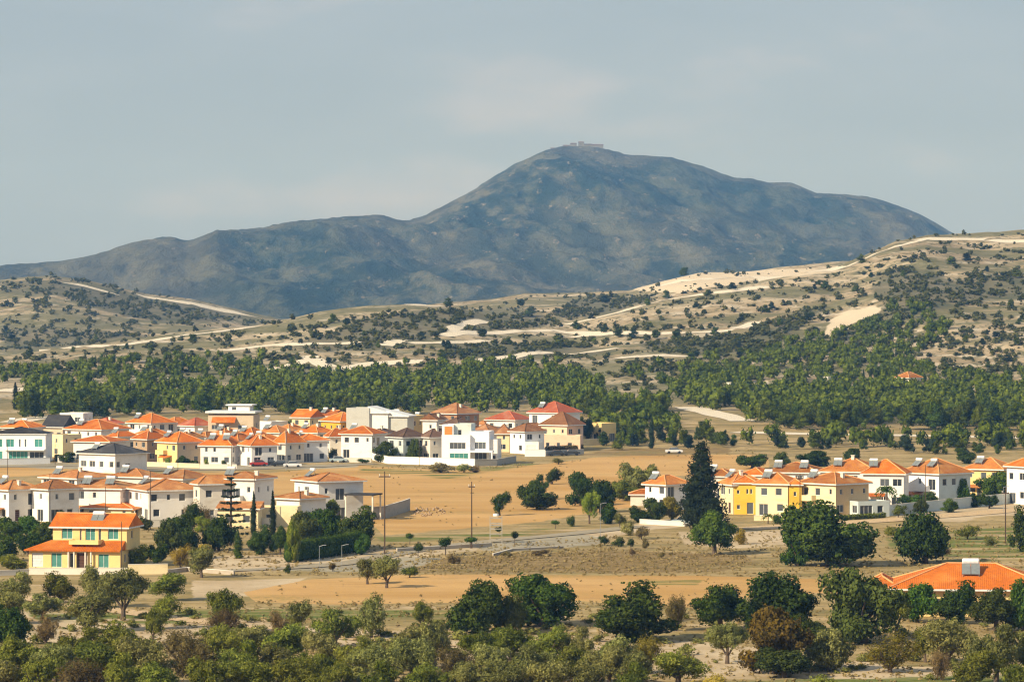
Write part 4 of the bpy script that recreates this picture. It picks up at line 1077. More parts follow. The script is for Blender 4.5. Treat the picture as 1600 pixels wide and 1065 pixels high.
TR = [
 ([(98, 441), (130, 447), (165, 454)], 26, 'dirt'), ([(216, 461), (250, 467), (290, 473), (340, 483), (380, 490)], 30, 'dirt'),
 ([(180, 540), (215, 536), (260, 528), (300, 522), (350, 517), (400, 510)], 7, 'dirt'), ([(70, 546), (110, 543), (170, 541)], 6, 'dirt'),
 ([(350, 548), (400, 541), (430, 538), (500, 537), (560, 536)], 8, 'dirt'), ([(600, 540), (625, 531)], 7, 'dirt'), ([(640, 536), (700, 535), (760, 532)], 6, 'dirt'),
 ([(505, 585), (540, 577), (600, 566), (660, 564)], 13, 'dirt'), ([(480, 556), (500, 568), (515, 574)], 7, 'dirt'), ([(400, 580), (450, 572), (480, 562)], 7, 'dirt'),
 ([(700, 518), (730, 505), (760, 502)], 7, 'dirt'), ([(690, 525), (780, 520), (870, 515), (940, 522)], 8, 'dirt'), ([(740, 565), (800, 558), (860, 550), (960, 545)], 9, 'dirt'),
 ([(880, 506), (930, 497), (980, 484), (1030, 471), (1090, 461), (1140, 455), (1200, 447)], 13, 'dirt'),
 ([(905, 524), (1000, 521), (1100, 519), (1145, 516)], 10, 'dirt'), ([(1150, 513), (1180, 503)], 7, 'dirt'),
 ([(1075, 636), (1100, 642), (1140, 652), (1162, 658)], 9, 'dirt'),
 ([(1150, 675), (1250, 678), (1400, 680), (1500, 682), (1640, 685)], 9, 'dirt'),
 ([(610, 476), (650, 477), (700, 479)], 9, 'dirt'), ([(1150, 613), (1180, 606), (1210, 604)], 9, 'dirt'), ([(0, 612), (60, 606), (110, 604)], 10, 'dirt'),
 ([(200, 592), (240, 590), (300, 592)], 6, 'dirt'), ([(1320, 418), (1400, 385), (1450, 373)], 5, 'dirt'), ([(1440, 375), (1500, 373), (1540, 374)], 14, 'dirt'), ([(1545, 375), (1640, 372)], 14, 'dirt'), ([(1040, 443), (1100, 436), (1200, 434), (1300, 424)], 16, 'dirt'),
 ([(20, 660), (60, 652), (130, 648)], 9, 'dirt'), ([(960, 560), (1020, 556), (1075, 557)], 8, 'dirt'),
]
for pts, w, mname in TR: ribbon('dirt_track', pts, w, M[mname], .12)
ribbon('road', [(340, 892), (440, 890), (540, 882), (620, 864), (700, 852), (760, 846), (830, 840), (930, 830), (1000, 822)], 4.2, M['asphalt'], .10)
ribbon('village_street', [(-20, 729), (120, 727), (330, 735), (520, 728), (580, 724)], 6, M['asphalt'], .10)
ribbon('field_path', [(560, 880), (640, 858), (660, 852)], 3.0, M['orangetrack'], .08)
ribbon('field_path', [(1160, 826), (1260, 820), (1400, 812), (1500, 804), (1640, 792)], 7, M['orangetrack'], .08)
ribbon('field_path', [(-20, 925), (150, 950), (420, 985), (700, 1010)], 4, M['orangetrack'], .08)

# ------------------------------------------------------------------ poles, lamps, cars
def pole(px_, base, top, label, arm=0, mat='pole', name='utility_pole', cat='utility pole', r0=.16, group='utility poles', lamp=False):
    c = at(px_, base); s = FPX / c.y; h = (base - top) / s
    root = empty(name, c); tag(root, label, cat, group)
    mb = MB(); mb.tube((0, 0, -.6), (0, 0, h), r0, r0 * .6, k=7); mb.build("pole", M[mat], root)
    if arm:
        am = MB(); am.box(-arm, arm, -.07, .07, h - .9, h - .72); am.build("crossarm", M[mat], root)
        im = MB()
        for x in (-arm * .85, 0, arm * .85): im.tube((x, 0, h - .72), (x, 0, h - .42), .07, k=6)
        im.build("insulator", M['offwhite'], root)
    if lamp:
        am = MB(); am.tube((0, 0, h - .1), (.7, 0, h + .1), .035, k=5); am.build("lamp_arm", M[mat], root)
        lm = MB(); lm.box(.6, 1.0, -.1, .1, h + .05, h + .13); lm.build("lamp_head", M['metal'], root)
for a in [
    (601, 866, 736, "tall wooden pole at the right edge of the green garden", .9), (737, 856, 752, "bare wooden pole standing in the middle of the ochre field", .5),
    (1571, 848, 762, "wooden pole on the rough ground near the right edge", .6), (1446, 800, 726, "dark pole before the little orange porch roof", 0),
    (190, 890, 814, "thin dark pole at the yellow villa's right corner", 0), (1250, 812, 740, "leaning dark pole between the cream houses", .5),
    (12, 760, 692, "thin pole before the green glazed house", 0), (655, 728, 690, "short dark pole in front of the long white wall", 0),
    (78, 826, 740, "pole between the second and third near row houses", 0), (235, 826, 735, "pole before the broad grey faced house", 0),
    (165, 822, 760, "pole before the long white near row house", 0), (398, 824, 742, "pole beside the left cypress", 0),
    (362, 735, 690, "pole at the corner of the long white end house", 0), (447, 735, 672, "pale pole at the right end of the orange front row", 0),
    (278, 735, 664, "pole at the corner of the yellow walled house", 0), (86, 726, 690, "dark post right of the green glazed house", 0)]:
    pole(a[0], a[1], a[2], a[3], a[4], r0=.125 if a[4] else .08, mat='pole' if 'pale' not in a[3] else 'metal')
for a in [(938, 842, 786, "grey lamp post by the yellowish tree at the field corner"), (1568, 800, 760, "grey lamp post by the track near the right edge"), (499, 886, 852, "small lamp post before the garden hedge"),
          (534, 882, 851, "small lamp post right of the other one before the garden hedge"), (1027, 812, 778, "lamp post in the garden left of the conifer"), (880, 700, 660, "lamp post beside the peach house")]:
    pole(a[0], a[1], a[2], a[3], 0, 'metal', 'street_lamp', 'street lamp', .045, 'street lamps', True)

# scaffold tower on the gravel lot
c = at(775, 848); s = FPX / c.y; root = empty('frame_tower', c); tag(root, "whitish steel frame tower on the gravel lot below the lone field tree", 'tower')
H = 46 / s; w = .95
for sx in (-1, 1):
    for sy in (-1, 1):
        mb = MB(); mb.box(sx * w - .06, sx * w + .06, sy * w - .06, sy * w + .06, -.5, H * .92); mb.build("leg", M['concrete'], root)
for k in range(5):
    z = H * .92 * (k + .6) / 5; mb = MB()
    mb.box(-w + .091, w - .091, -w - .05, -w + .05, z, z + .09); mb.box(-w + .091, w - .091, w - .05, w + .05, z, z + .09)
    mb.box(-w - .05, -w + .05, -w + .091, w - .091, z, z + .09); mb.box(w - .05, w + .05, -w + .091, w - .091, z, z + .09); mb.build("crossbar", M['concrete'], root)
mb = MB(); mb.box(-.9, .9, -.9, .9, H * .6, H * .61); mb.build("platform", M['concrete'], root)
mb = MB(); mb.tube((0, 0, H * .92), (0, 0, H), .5, .45, k=10); mb.build("tank", M['tank'], root)

_car = {}
def car_meshes(mat):
    if mat not in _car:
        b = MB()
        prof = [(-2.1, .35), (-2.1, .8), (-1.85, .92), (-1.1, .98), (1.2, 1.0), (2.05, .85), (2.15, .4)]
        top = [(-1.15, .98), (-.75, 1.42), (.85, 1.45), (1.45, 1.0)]
        def ext(p, w, w2=None):
            w2 = w2 or w; n = len(p); base = len(b.v)
            for sy, ww in ((-1, w), (1, w)):
                for i, (x, z) in enumerate(p): b.v.append((x, sy * ww, z))
            for i in range(n):
                j = (i + 1) % n; b.f.append((base + i, base + j, base + n + j, base + n + i)); b.mi.append(0)
            b.f.append(tuple(base + i for i in range(n))[::-1]); b.mi.append(0); b.f.append(tuple(base + n + i for i in range(n))); b.mi.append(0)
        ext(prof, .84); ext([(-.8, 1.38), (-.7, 1.46), (.8, 1.48), (.95, 1.4)], .68)
        gl = MB(); n = len(top)
        for sy in (-1, 1):
            for x, z in top: gl.v.append((x, sy * (.80 if z < 1.1 else .68), z))
        gl.f = [(0, 1, n + 1, n), (1, 2, n + 2, n + 1), (2, 3, n + 3, n + 2), (3, 2, 1, 0), (n, n + 1, n + 2, n + 3)]; gl.mi = [0] * 5
        wh = MB(); wh.tube((0, -.11, 0), (0, .11, 0), .32, k=12)
        _car[mat] = (b.mesh("body", M[mat]), gl.mesh("cabin_glass", M['glass']), wh.mesh("wheel", M['tyre']))
    return _car[mat]
def car(px_, base, mat, rz, label, sc=1.0):
    c = at(px_, base); root = empty('parked_car', c, rz); root.scale = (sc, sc, sc); tag(root, label, 'car', 'parked cars')
    b, g, w = car_meshes(mat)
    mesh_obj('body', b, root); mesh_obj('cabin_glass', g, root)
    for x in (-1.35, 1.3):
        for y in (-.76, .76):
            o = mesh_obj('wheel', w, root); o.location = (x, y, .32)
for a in [(420, 727, 'car_dark', .2, "dark car parked left of the other dark cars by the porch houses"), (438, 728, 'car_dark', .1, "dark car parked nearest the bright white corner house"),
          (457, 730, 'car_white', .1, "white car parked on the village street before the corner house"), (404, 728, 'car_red', .15, "dark red car in the shade of the porch house"),
          (528, 722, 'car_silver', .1, "pale blue car beside the house with the blank wall"), (870, 712, 'car_dark', .1, "dark car beneath the peach house"),
          (893, 711, 'car_dark', .1, "second dark car beneath the peach house, right of the other"), (863, 705, 'car_silver', .3, "silver car in front of the peach wing"),
          (1068, 820, 'car_silver', .0, "pale blue car parked left of the tall conifer"), (571, 806, 'car_white', .1, "white van beside the dark canopy", 1.25),
          (1053, 708, 'car_white', .1, "whitish car at the far edge of the upper field")]:
    car(*a)
# ------------------------------------------------------------------ vegetation
def foliage(name, a, b, c=None, tr=.25):
    g = NT(name)
    oi = g.n("ShaderNodeObjectInfo")
    n = g.noise(.55, 3, .6); n2 = g.noise(3.0, 2, .6)
    col = g.mix(g.ramp(n, .36, .64), a, b)
    col = g.mix(g.ramp(n2, .45, .75, 0, .7), col, c or tuple(v * 1.5 for v in b))  # dark and bright tones paint leaf shade and sunlit highlights into the colour
    hs = g.n("ShaderNodeHueSaturation"); g.l(col, hs.inputs['Color'])
    g.l(g.ramp(oi.outputs['Random'], 0, 1, .72, 1.22), hs.inputs['Value'])
    g.l(g.ramp(g.math('FRACT', g.math('MULTIPLY', oi.outputs['Random'], 7.3)), 0, 1, .485, .515), hs.inputs['Hue'])
    d = g.n("ShaderNodeBsdfDiffuse"); t = g.n("ShaderNodeBsdfTranslucent"); m = g.n("ShaderNodeMixShader"); m.inputs[0].default_value = tr
    g.l(hs.outputs[0], d.inputs[0]); g.l(hs.outputs[0], t.inputs[0]); g.l(d.outputs[0], m.inputs[1]); g.l(t.outputs[0], m.inputs[2])
    g.l(m.outputs[0], g.out.inputs['Surface'])
    return g.m
def foliage_far(name, a, b, c, sc=.12):
    g = NT(name)
    n = g.noise(sc, 3, .6); n2 = g.noise(sc * 6, 2, .6)
    col = g.mix(g.ramp(n, .38, .62), a, b)
    col = g.mix(g.ramp(n2, .5, .75, 0, .7), col, c)
    d = g.n("ShaderNodeBsdfDiffuse"); g.l(col, d.inputs[0]); g.l(d.outputs[0], g.out.inputs['Surface'])
    return g.m
L = {
    'under': foliage_far("undergrowth_leaves", (.090, .100, .022), (.21, .21, .055), (.32, .31, .09), .35),
    'dull': foliage("dull_green_leaves", (.045, .060, .014), (.090, .112, .026), (.19, .20, .05)),
    'olive': foliage("olive_leaves", (.095, .100, .026), (.240, .240, .070), (.50, .50, .17)),
    'olivegreen': foliage("green_olive_leaves", (.072, .092, .013), (.190, .215, .034), (.44, .44, .08)),
    'dark': foliage("dark_glossy_leaves", (.022, .042, .008), (.062, .096, .017), (.18, .22, .04)),
    'green': foliage("bright_green_leaves", (.032, .070, .012), (.075, .130, .020), (.20, .27, .04)),
    'bright': foliage("lime_green_leaves", (.11, .17, .02), (.20, .26, .03), (.36, .36, .06)),
    'brown': foliage("dry_brown_twigs", (.10, .075, .028), (.19, .145, .055), (.34, .26, .11)),
    'rust': foliage("rusty_leaves", (.095, .080, .016), (.20, .150, .024), (.42, .31, .06)),
    'yellow': foliage("yellow_leaves", (.26, .20, .03), (.40, .31, .05), (.52, .42, .08)),
    'pine': foliage("pine_needles", (.036, .058, .007), (.100, .132, .014), (.24, .27, .035)),
    'darkpine': foliage("dark_conifer_needles", (.018, .030, .014), (.034, .050, .022), (.06, .08, .035)),
    'scrub': foliage_far("maquis_leaves", (.036, .046, .016), (.085, .090, .030), (.15, .15, .06)),
    'forest': foliage_far("pine_wood_needles", (.034, .054, .007), (.100, .130, .014), (.23, .26, .035), .16),  # last tone paints sunlit highlights into the wood's colour
    'weeds': foliage_far("dry_weeds", (.26, .195, .080), (.33, .255, .115), (.19, .17, .06), .2),
}
bark = plain("grey_brown_bark", (.13, .095, .065), .95, var=.4)

def cards(nr, P, N, size, asp=.55, jit=.9):
    """leaf cards at P with rough normals N."""
    n = len(P)
    N = N + nr.normal(0, jit, (n, 3)); N /= np.maximum(np.linalg.norm(N, axis=1, keepdims=True), 1e-6)
    T = np.cross(N, nr.normal(0, 1, (n, 3))); T /= np.maximum(np.linalg.norm(T, axis=1, keepdims=True), 1e-6)
    B = np.cross(N, T)
    s = (size * nr.uniform(.6, 1.35, n))[:, None]
    a = P - T * s * .5; b = P + B * s * asp * .5; c = P + T * s * .5 + N * s * .12; d = P - B * s * asp * .5
    V = np.stack([a, b, c, d], 1).reshape(-1, 3)
    return V, np.arange(n * 4).reshape(n, 4)

_ico = None
def ico():
    global _ico
    if _ico is None:
        bm = bmesh.new(); bmesh.ops.create_icosphere(bm, subdivisions=2, radius=1)
        V = np.array([v.co[:] for v in bm.verts]); F = np.array([[v.index for v in f.verts] for f in bm.faces]); bm.free()
        _ico = (V, F)
    return _ico

def make_crown(name, seed, lobes, ncards, size, core=.74, asp=.55, jit=.8, mat='olive', shell=.28):
    """lobes: (x,y,z,rx,ry,rz)."""
    nr = np.random.RandomState(seed)
    Lb = np.array(lobes, dtype=float)
    area = (Lb[:, 3] * Lb[:, 5]); p = area / area.sum()
    which = nr.choice(len(Lb), ncards, p=p)
    d = nr.normal(0, 1, (ncards, 3)); d /= np.linalg.norm(d, axis=1, keepdims=True)
    rad = 1.0 - shell * nr.random_sample(ncards) ** 1.5 + .10 * nr.random_sample(ncards) + np.where(nr.random_sample(ncards) < .14, .35 * nr.random_sample(ncards), 0)
    # ragged lobes
    rag = 1 + .30 * np.sin(d[:, 0] * 5.1 + which) * np.cos(d[:, 2] * 4.3 + which * 1.7)
    C = Lb[which, :3]; Rr = Lb[which, 3:]
    P = C + d * Rr * (rad * rag)[:, None]
    # drop cards buried deep inside other lobes
    deep = np.zeros(ncards, dtype=bool)
    for i in range(len(Lb)):
        q = (P - Lb[i, :3]) / Lb[i, 3:]
        deep |= ((q ** 2).sum(1) < .55 ** 2) & (which != i)
    P = P[~deep]; d2 = d[~deep]
    P[:, 2] = np.maximum(P[:, 2], .05)
    V, F = cards(nr, P, d2, size, asp, jit)
    Vs = [V]; Fs = [np.concatenate([F[:, [0, 1, 2]], F[:, [0, 2, 3]]])]
    off = len(V)
    iv, iff = ico()
    if core > 0:
        for i in range(len(Lb)):
            w = iv * (1 + .25 * pnoise(iv[:, 0] * 2.2 + i, iv[:, 2] * 2.2 + iv[:, 1] * 1.7 + seed))[:, None]
            v = Lb[i, :3] + w * Lb[i, 3:] * core
            v[:, 2] = np.maximum(v[:, 2], .03)
            Vs.append(v); Fs.append(iff + off); off += len(v)
    return np_mesh(name, np.concatenate(Vs), np.concatenate(Fs), mats=[L[mat]])

def lobes_in(nr, n, cx, cz, rx, rz, lr, bias=0.0, top=0.0):
    out = []
    m = 4 if n > 12 else 2
    cs = []
    for j in range(m):       # a few unequal boughs, so that no two crowns share an outline
        a = 6.28 * (j + nr.uniform(-.3, .3)) / m; q = nr.uniform(.25, .55)
        cs.append((math.cos(a) * q, math.sin(a) * q, nr.uniform(-.45, .5), nr.uniform(.42, .68)))
    cs.append((0, 0, -.1, .62))
    for i in range(n):
        c = cs[i % len(cs)]
        for _ in range(30):
            d = nr.normal(0, 1, 3); d /= np.linalg.norm(d); r = nr.random_sample() ** .4 * c[3]
            if c[2] + d[2] * r > -.85: break
        x, y, z = (c[0] + d[0] * r) * rx, (c[1] + d[1] * r) * rx, cz + (c[2] + d[2] * r) * rz
        k = lr * nr.uniform(.65, 1.25)
        out.append((x, y, max(z, k * .55), k, k, k * nr.uniform(.7, 1.0)))
    return out

def make_trunk(name, seed, h, r, limbs, spread, lh):
    nr = random.Random(seed); mb = MB()
    p = Vector((0, 0, -.4)); q = Vector((nr.uniform(-.15, .15), nr.uniform(-.15, .15), h))
    mb.tube(p, q, r * 1.25, r * .8, k=7, caps=False)
    for i in range(limbs):
        a = 2 * math.pi * (i + nr.uniform(-.3, .3)) / max(limbs, 1)
        m = q + Vector((math.cos(a) * spread * .5, math.sin(a) * spread * .5, lh * .55)); e = m + Vector((math.cos(a + .3) * spread * .5, math.sin(a + .3) * spread * .5, lh * .5))
        mb.tube(q - Vector((0, 0, .1)), m, r * .55, r * .35, k=5, caps=False); mb.tube(m, e, r * .35, r * .12, k=5, caps=False)
    return mb.mesh(name, bark)

PROTO = {}
def proto(kind, var):
    """(crown mesh, trunk mesh, nominal width, nominal height)."""
    key = (kind, var)
    if key in PROTO: return PROTO[key]
    sd = 100 * len(kind) + var * 7 + ord(kind[0]); nr = np.random.RandomState(sd)
    if kind == 'olive':
        lb = lobes_in(nr, 28, 0, 2.1, 2.1, 1.55, .64); r = (make_crown("crown", sd, lb, 7600, .22, core=.48, asp=.45, jit=.5), make_trunk("trunk", sd, .8, .22, 4, 1.3, 1.5), 5.2, 4.5)
    elif kind == 'round':
        lb = lobes_in(nr, 46, 0, 2.7, 2.9, 2.6, .82); r = (make_crown("crown", sd, lb, 11000, .32, core=.54, asp=.6, jit=.5, mat='dark'), make_trunk("trunk", sd, 1.2, .3, 4, 1.4, 1.6), 7.4, 6.3)
    elif kind == 'bush':
        lb = lobes_in(nr, 13, 0, 1.3, 1.35, 1.05, .68); r = (make_crown("crown", sd, lb, 3200, .19, core=.58, asp=.5), make_trunk("trunk", sd, .5, .12, 4, .7, .9), 3.6, 2.7)
    elif kind == 'twiggy':
        lb = [(x, y, z, a * .8, b * .8, c * 1.5) for x, y, z, a, b, c in lobes_in(nr, 15, 0, 2.0, 1.7, 1.6, .68)]
        r = (make_crown("crown", sd, lb, 4600, .22, core=.42, asp=.28, jit=1.4, mat='brown', shell=.5), make_trunk("trunk", sd, .4, .16, 7, 1.5, 2.2), 4.6, 4.2)
    elif kind == 'conifer':
        lb = []
        for i in range(46):
            t = (i + .5) / 46; z = 1.0 + t * 11.2; rr = 3.0 * (1 - t) ** .75 + .35; a = i * 2.4 + nr.uniform(-.4, .4); q = rr * nr.uniform(.35, .8)
            k = .55 + 1.05 * (1 - t); lb.append((math.cos(a) * q, math.sin(a) * q, z, k * 1.05, k * 1.05, k * .75))
        r = (make_crown("crown", sd, lb, 11000, .34, core=.62, asp=.5, mat='darkpine'), make_trunk("trunk", sd, 11, .32, 0, 0, 0), 7.2, 12.6)
    elif kind == 'cypress':
        lb = [(nr.uniform(-.12, .12), nr.uniform(-.12, .12), .6 + i * .62, (.62 if i < 9 else .62 - (i - 8) * .11), (.62 if i < 9 else .62 - (i - 8) * .11), .7) for i in range(13)]
        r = (make_crown("crown", sd, lb, 2600, .22, core=.8, asp=.4, mat='darkpine'), make_trunk("trunk", sd, 1.2, .14, 0, 0, 0), 1.35, 9.0)
    elif kind == 'araucaria':
        lb = []
        for i in range(10):
            t = i / 9; z = 1.6 + t * 8.2; rr = 2.5 * (1 - t) + .45; m = 7 if i < 8 else 4
            for j in range(m):
                a = 2 * math.pi * (j + .5 * (i % 2)) / m + .2
                for q in (.35, .72, 1.0): lb.append((math.cos(a) * rr * q, math.sin(a) * rr * q, z + .18 * q, .34, .34, .15))
        r = (make_crown("crown", sd, lb, 5200, .2, core=.7, asp=.4, mat='darkpine'), make_trunk("trunk", sd, 10, .17, 0, 0, 0), 5.2, 10.6)
    elif kind == 'ball':
        lb = lobes_in(nr, 8, 0, 2.6, .8, .75, .62); r = (make_crown("crown", sd, lb, 1500, .2, core=.7, mat='dark'), make_trunk("trunk", sd, 1.9, .08, 3, .4, .5), 2.5, 3.7)
    elif kind == 'palm':
        P = []; N = []
        mb = MB()
        Vs = []; 
        for j in range(26):
            a = j * 2.4; el = nr.uniform(-.2, 1.2); ln = 2.6
            for k in range(16):
                t = k / 15; rr = ln * t * math.cos(el * (1 - .3 * t)); z = 3.0 + ln * (math.sin(el) * t - .75 * t * t)
                P.append((math.cos(a) * rr, math.sin(a) * rr, z)); N.append((math.cos(a + 1.57), math.sin(a + 1.57), .3))
        V, F = cards(nr, np.array(P), np.array(N), .55, .35, .5)
        r = (np_mesh("crown", V, F, mats=[L['green']]), make_trunk("trunk", sd, 3.0, .2, 0, 0, 0), 4.6, 4.4)
    elif kind == 'pine':
        lb = [(nr.normal(0, .95) * (1 - t * .55), nr.normal(0, .95) * (1 - t * .55), 1.5 + t * 5.2, 1.45 * (1 - .45 * t), 1.45 * (1 - .45 * t), 1.0) for t in nr.random_sample(15)]
        r = (make_crown("crown", sd, lb, 1300, .5, core=.66, asp=.6, jit=.5, mat='pine'), make_trunk("trunk", sd, 3, .2, 0, 0, 0), 5.0, 7.2)
    PROTO[key] = r
    return r

_tr = random.Random(77)
NAMES = {'olive': ('olive_tree', 'olive tree'), 'round': ('carob_tree', 'tree'), 'bush': ('bush', 'bush'), 'twiggy': ('dry_bush', 'bush'), 'conifer': ('conifer_tree', 'conifer'),
         'cypress': ('cypress_tree', 'cypress'), 'araucaria': ('araucaria_tree', 'conifer'), 'ball': ('young_tree', 'tree'), 'palm': ('palm_tree', 'palm'), 'pine': ('pine_tree', 'pine'), 'hill': ('hillside_tree', 'tree')}
_vc = {}
_nb = {}
def bounds(me):
    if me.name not in _nb:
        v = np.empty(len(me.vertices) * 3, dtype=np.float32); me.vertices.foreach_get('co', v); v = v.reshape(-1, 3)
        r = np.hypot(v[:, 0], v[:, 1]); _nb[me.name] = (2 * float(np.percentile(r, 97)), float(np.percentile(v[:, 2], 99.7)))
    return _nb[me.name]
def tree(kind, cx, top, base, w, col, label, group=None, parts=True, pos=None):
    c = pos if pos is not None else at(cx, base)
    s = FPX / c.y
    _vc[kind] = _vc.get(kind, 0) + 1
    nvar = {'olive': 6, 'round': 5, 'bush': 5, 'twiggy': 3, 'pine': 6}.get(kind, 2)
    cm, tm, nw, nh = proto(kind, _vc[kind] % nvar)
    W = w / s; H = (base - top) / s
    nw, nh = bounds(cm)
    nm, cat = NAMES['hill' if group and 'hills' in group else kind]
    sx = W / nw; sz = H / nh
    rz = _tr.uniform(0, 6.28)
    if parts:
        root = empty(nm, c, rz); root.scale = (sx, sx, sz)
        t = mesh_obj("trunk", tm, root); o = mesh_obj("crown", cm, root)
    else:
        o = bpy.data.objects.new(nm, cm); link(o); o.location = c; o.rotation_euler = (0, 0, rz); o.scale = (sx, sx, sz); root = o
    if col:
        o.material_slots[0].link = 'OBJECT'; o.material_slots[0].material = L[col]
    tag(root, label, cat, group)
    return root

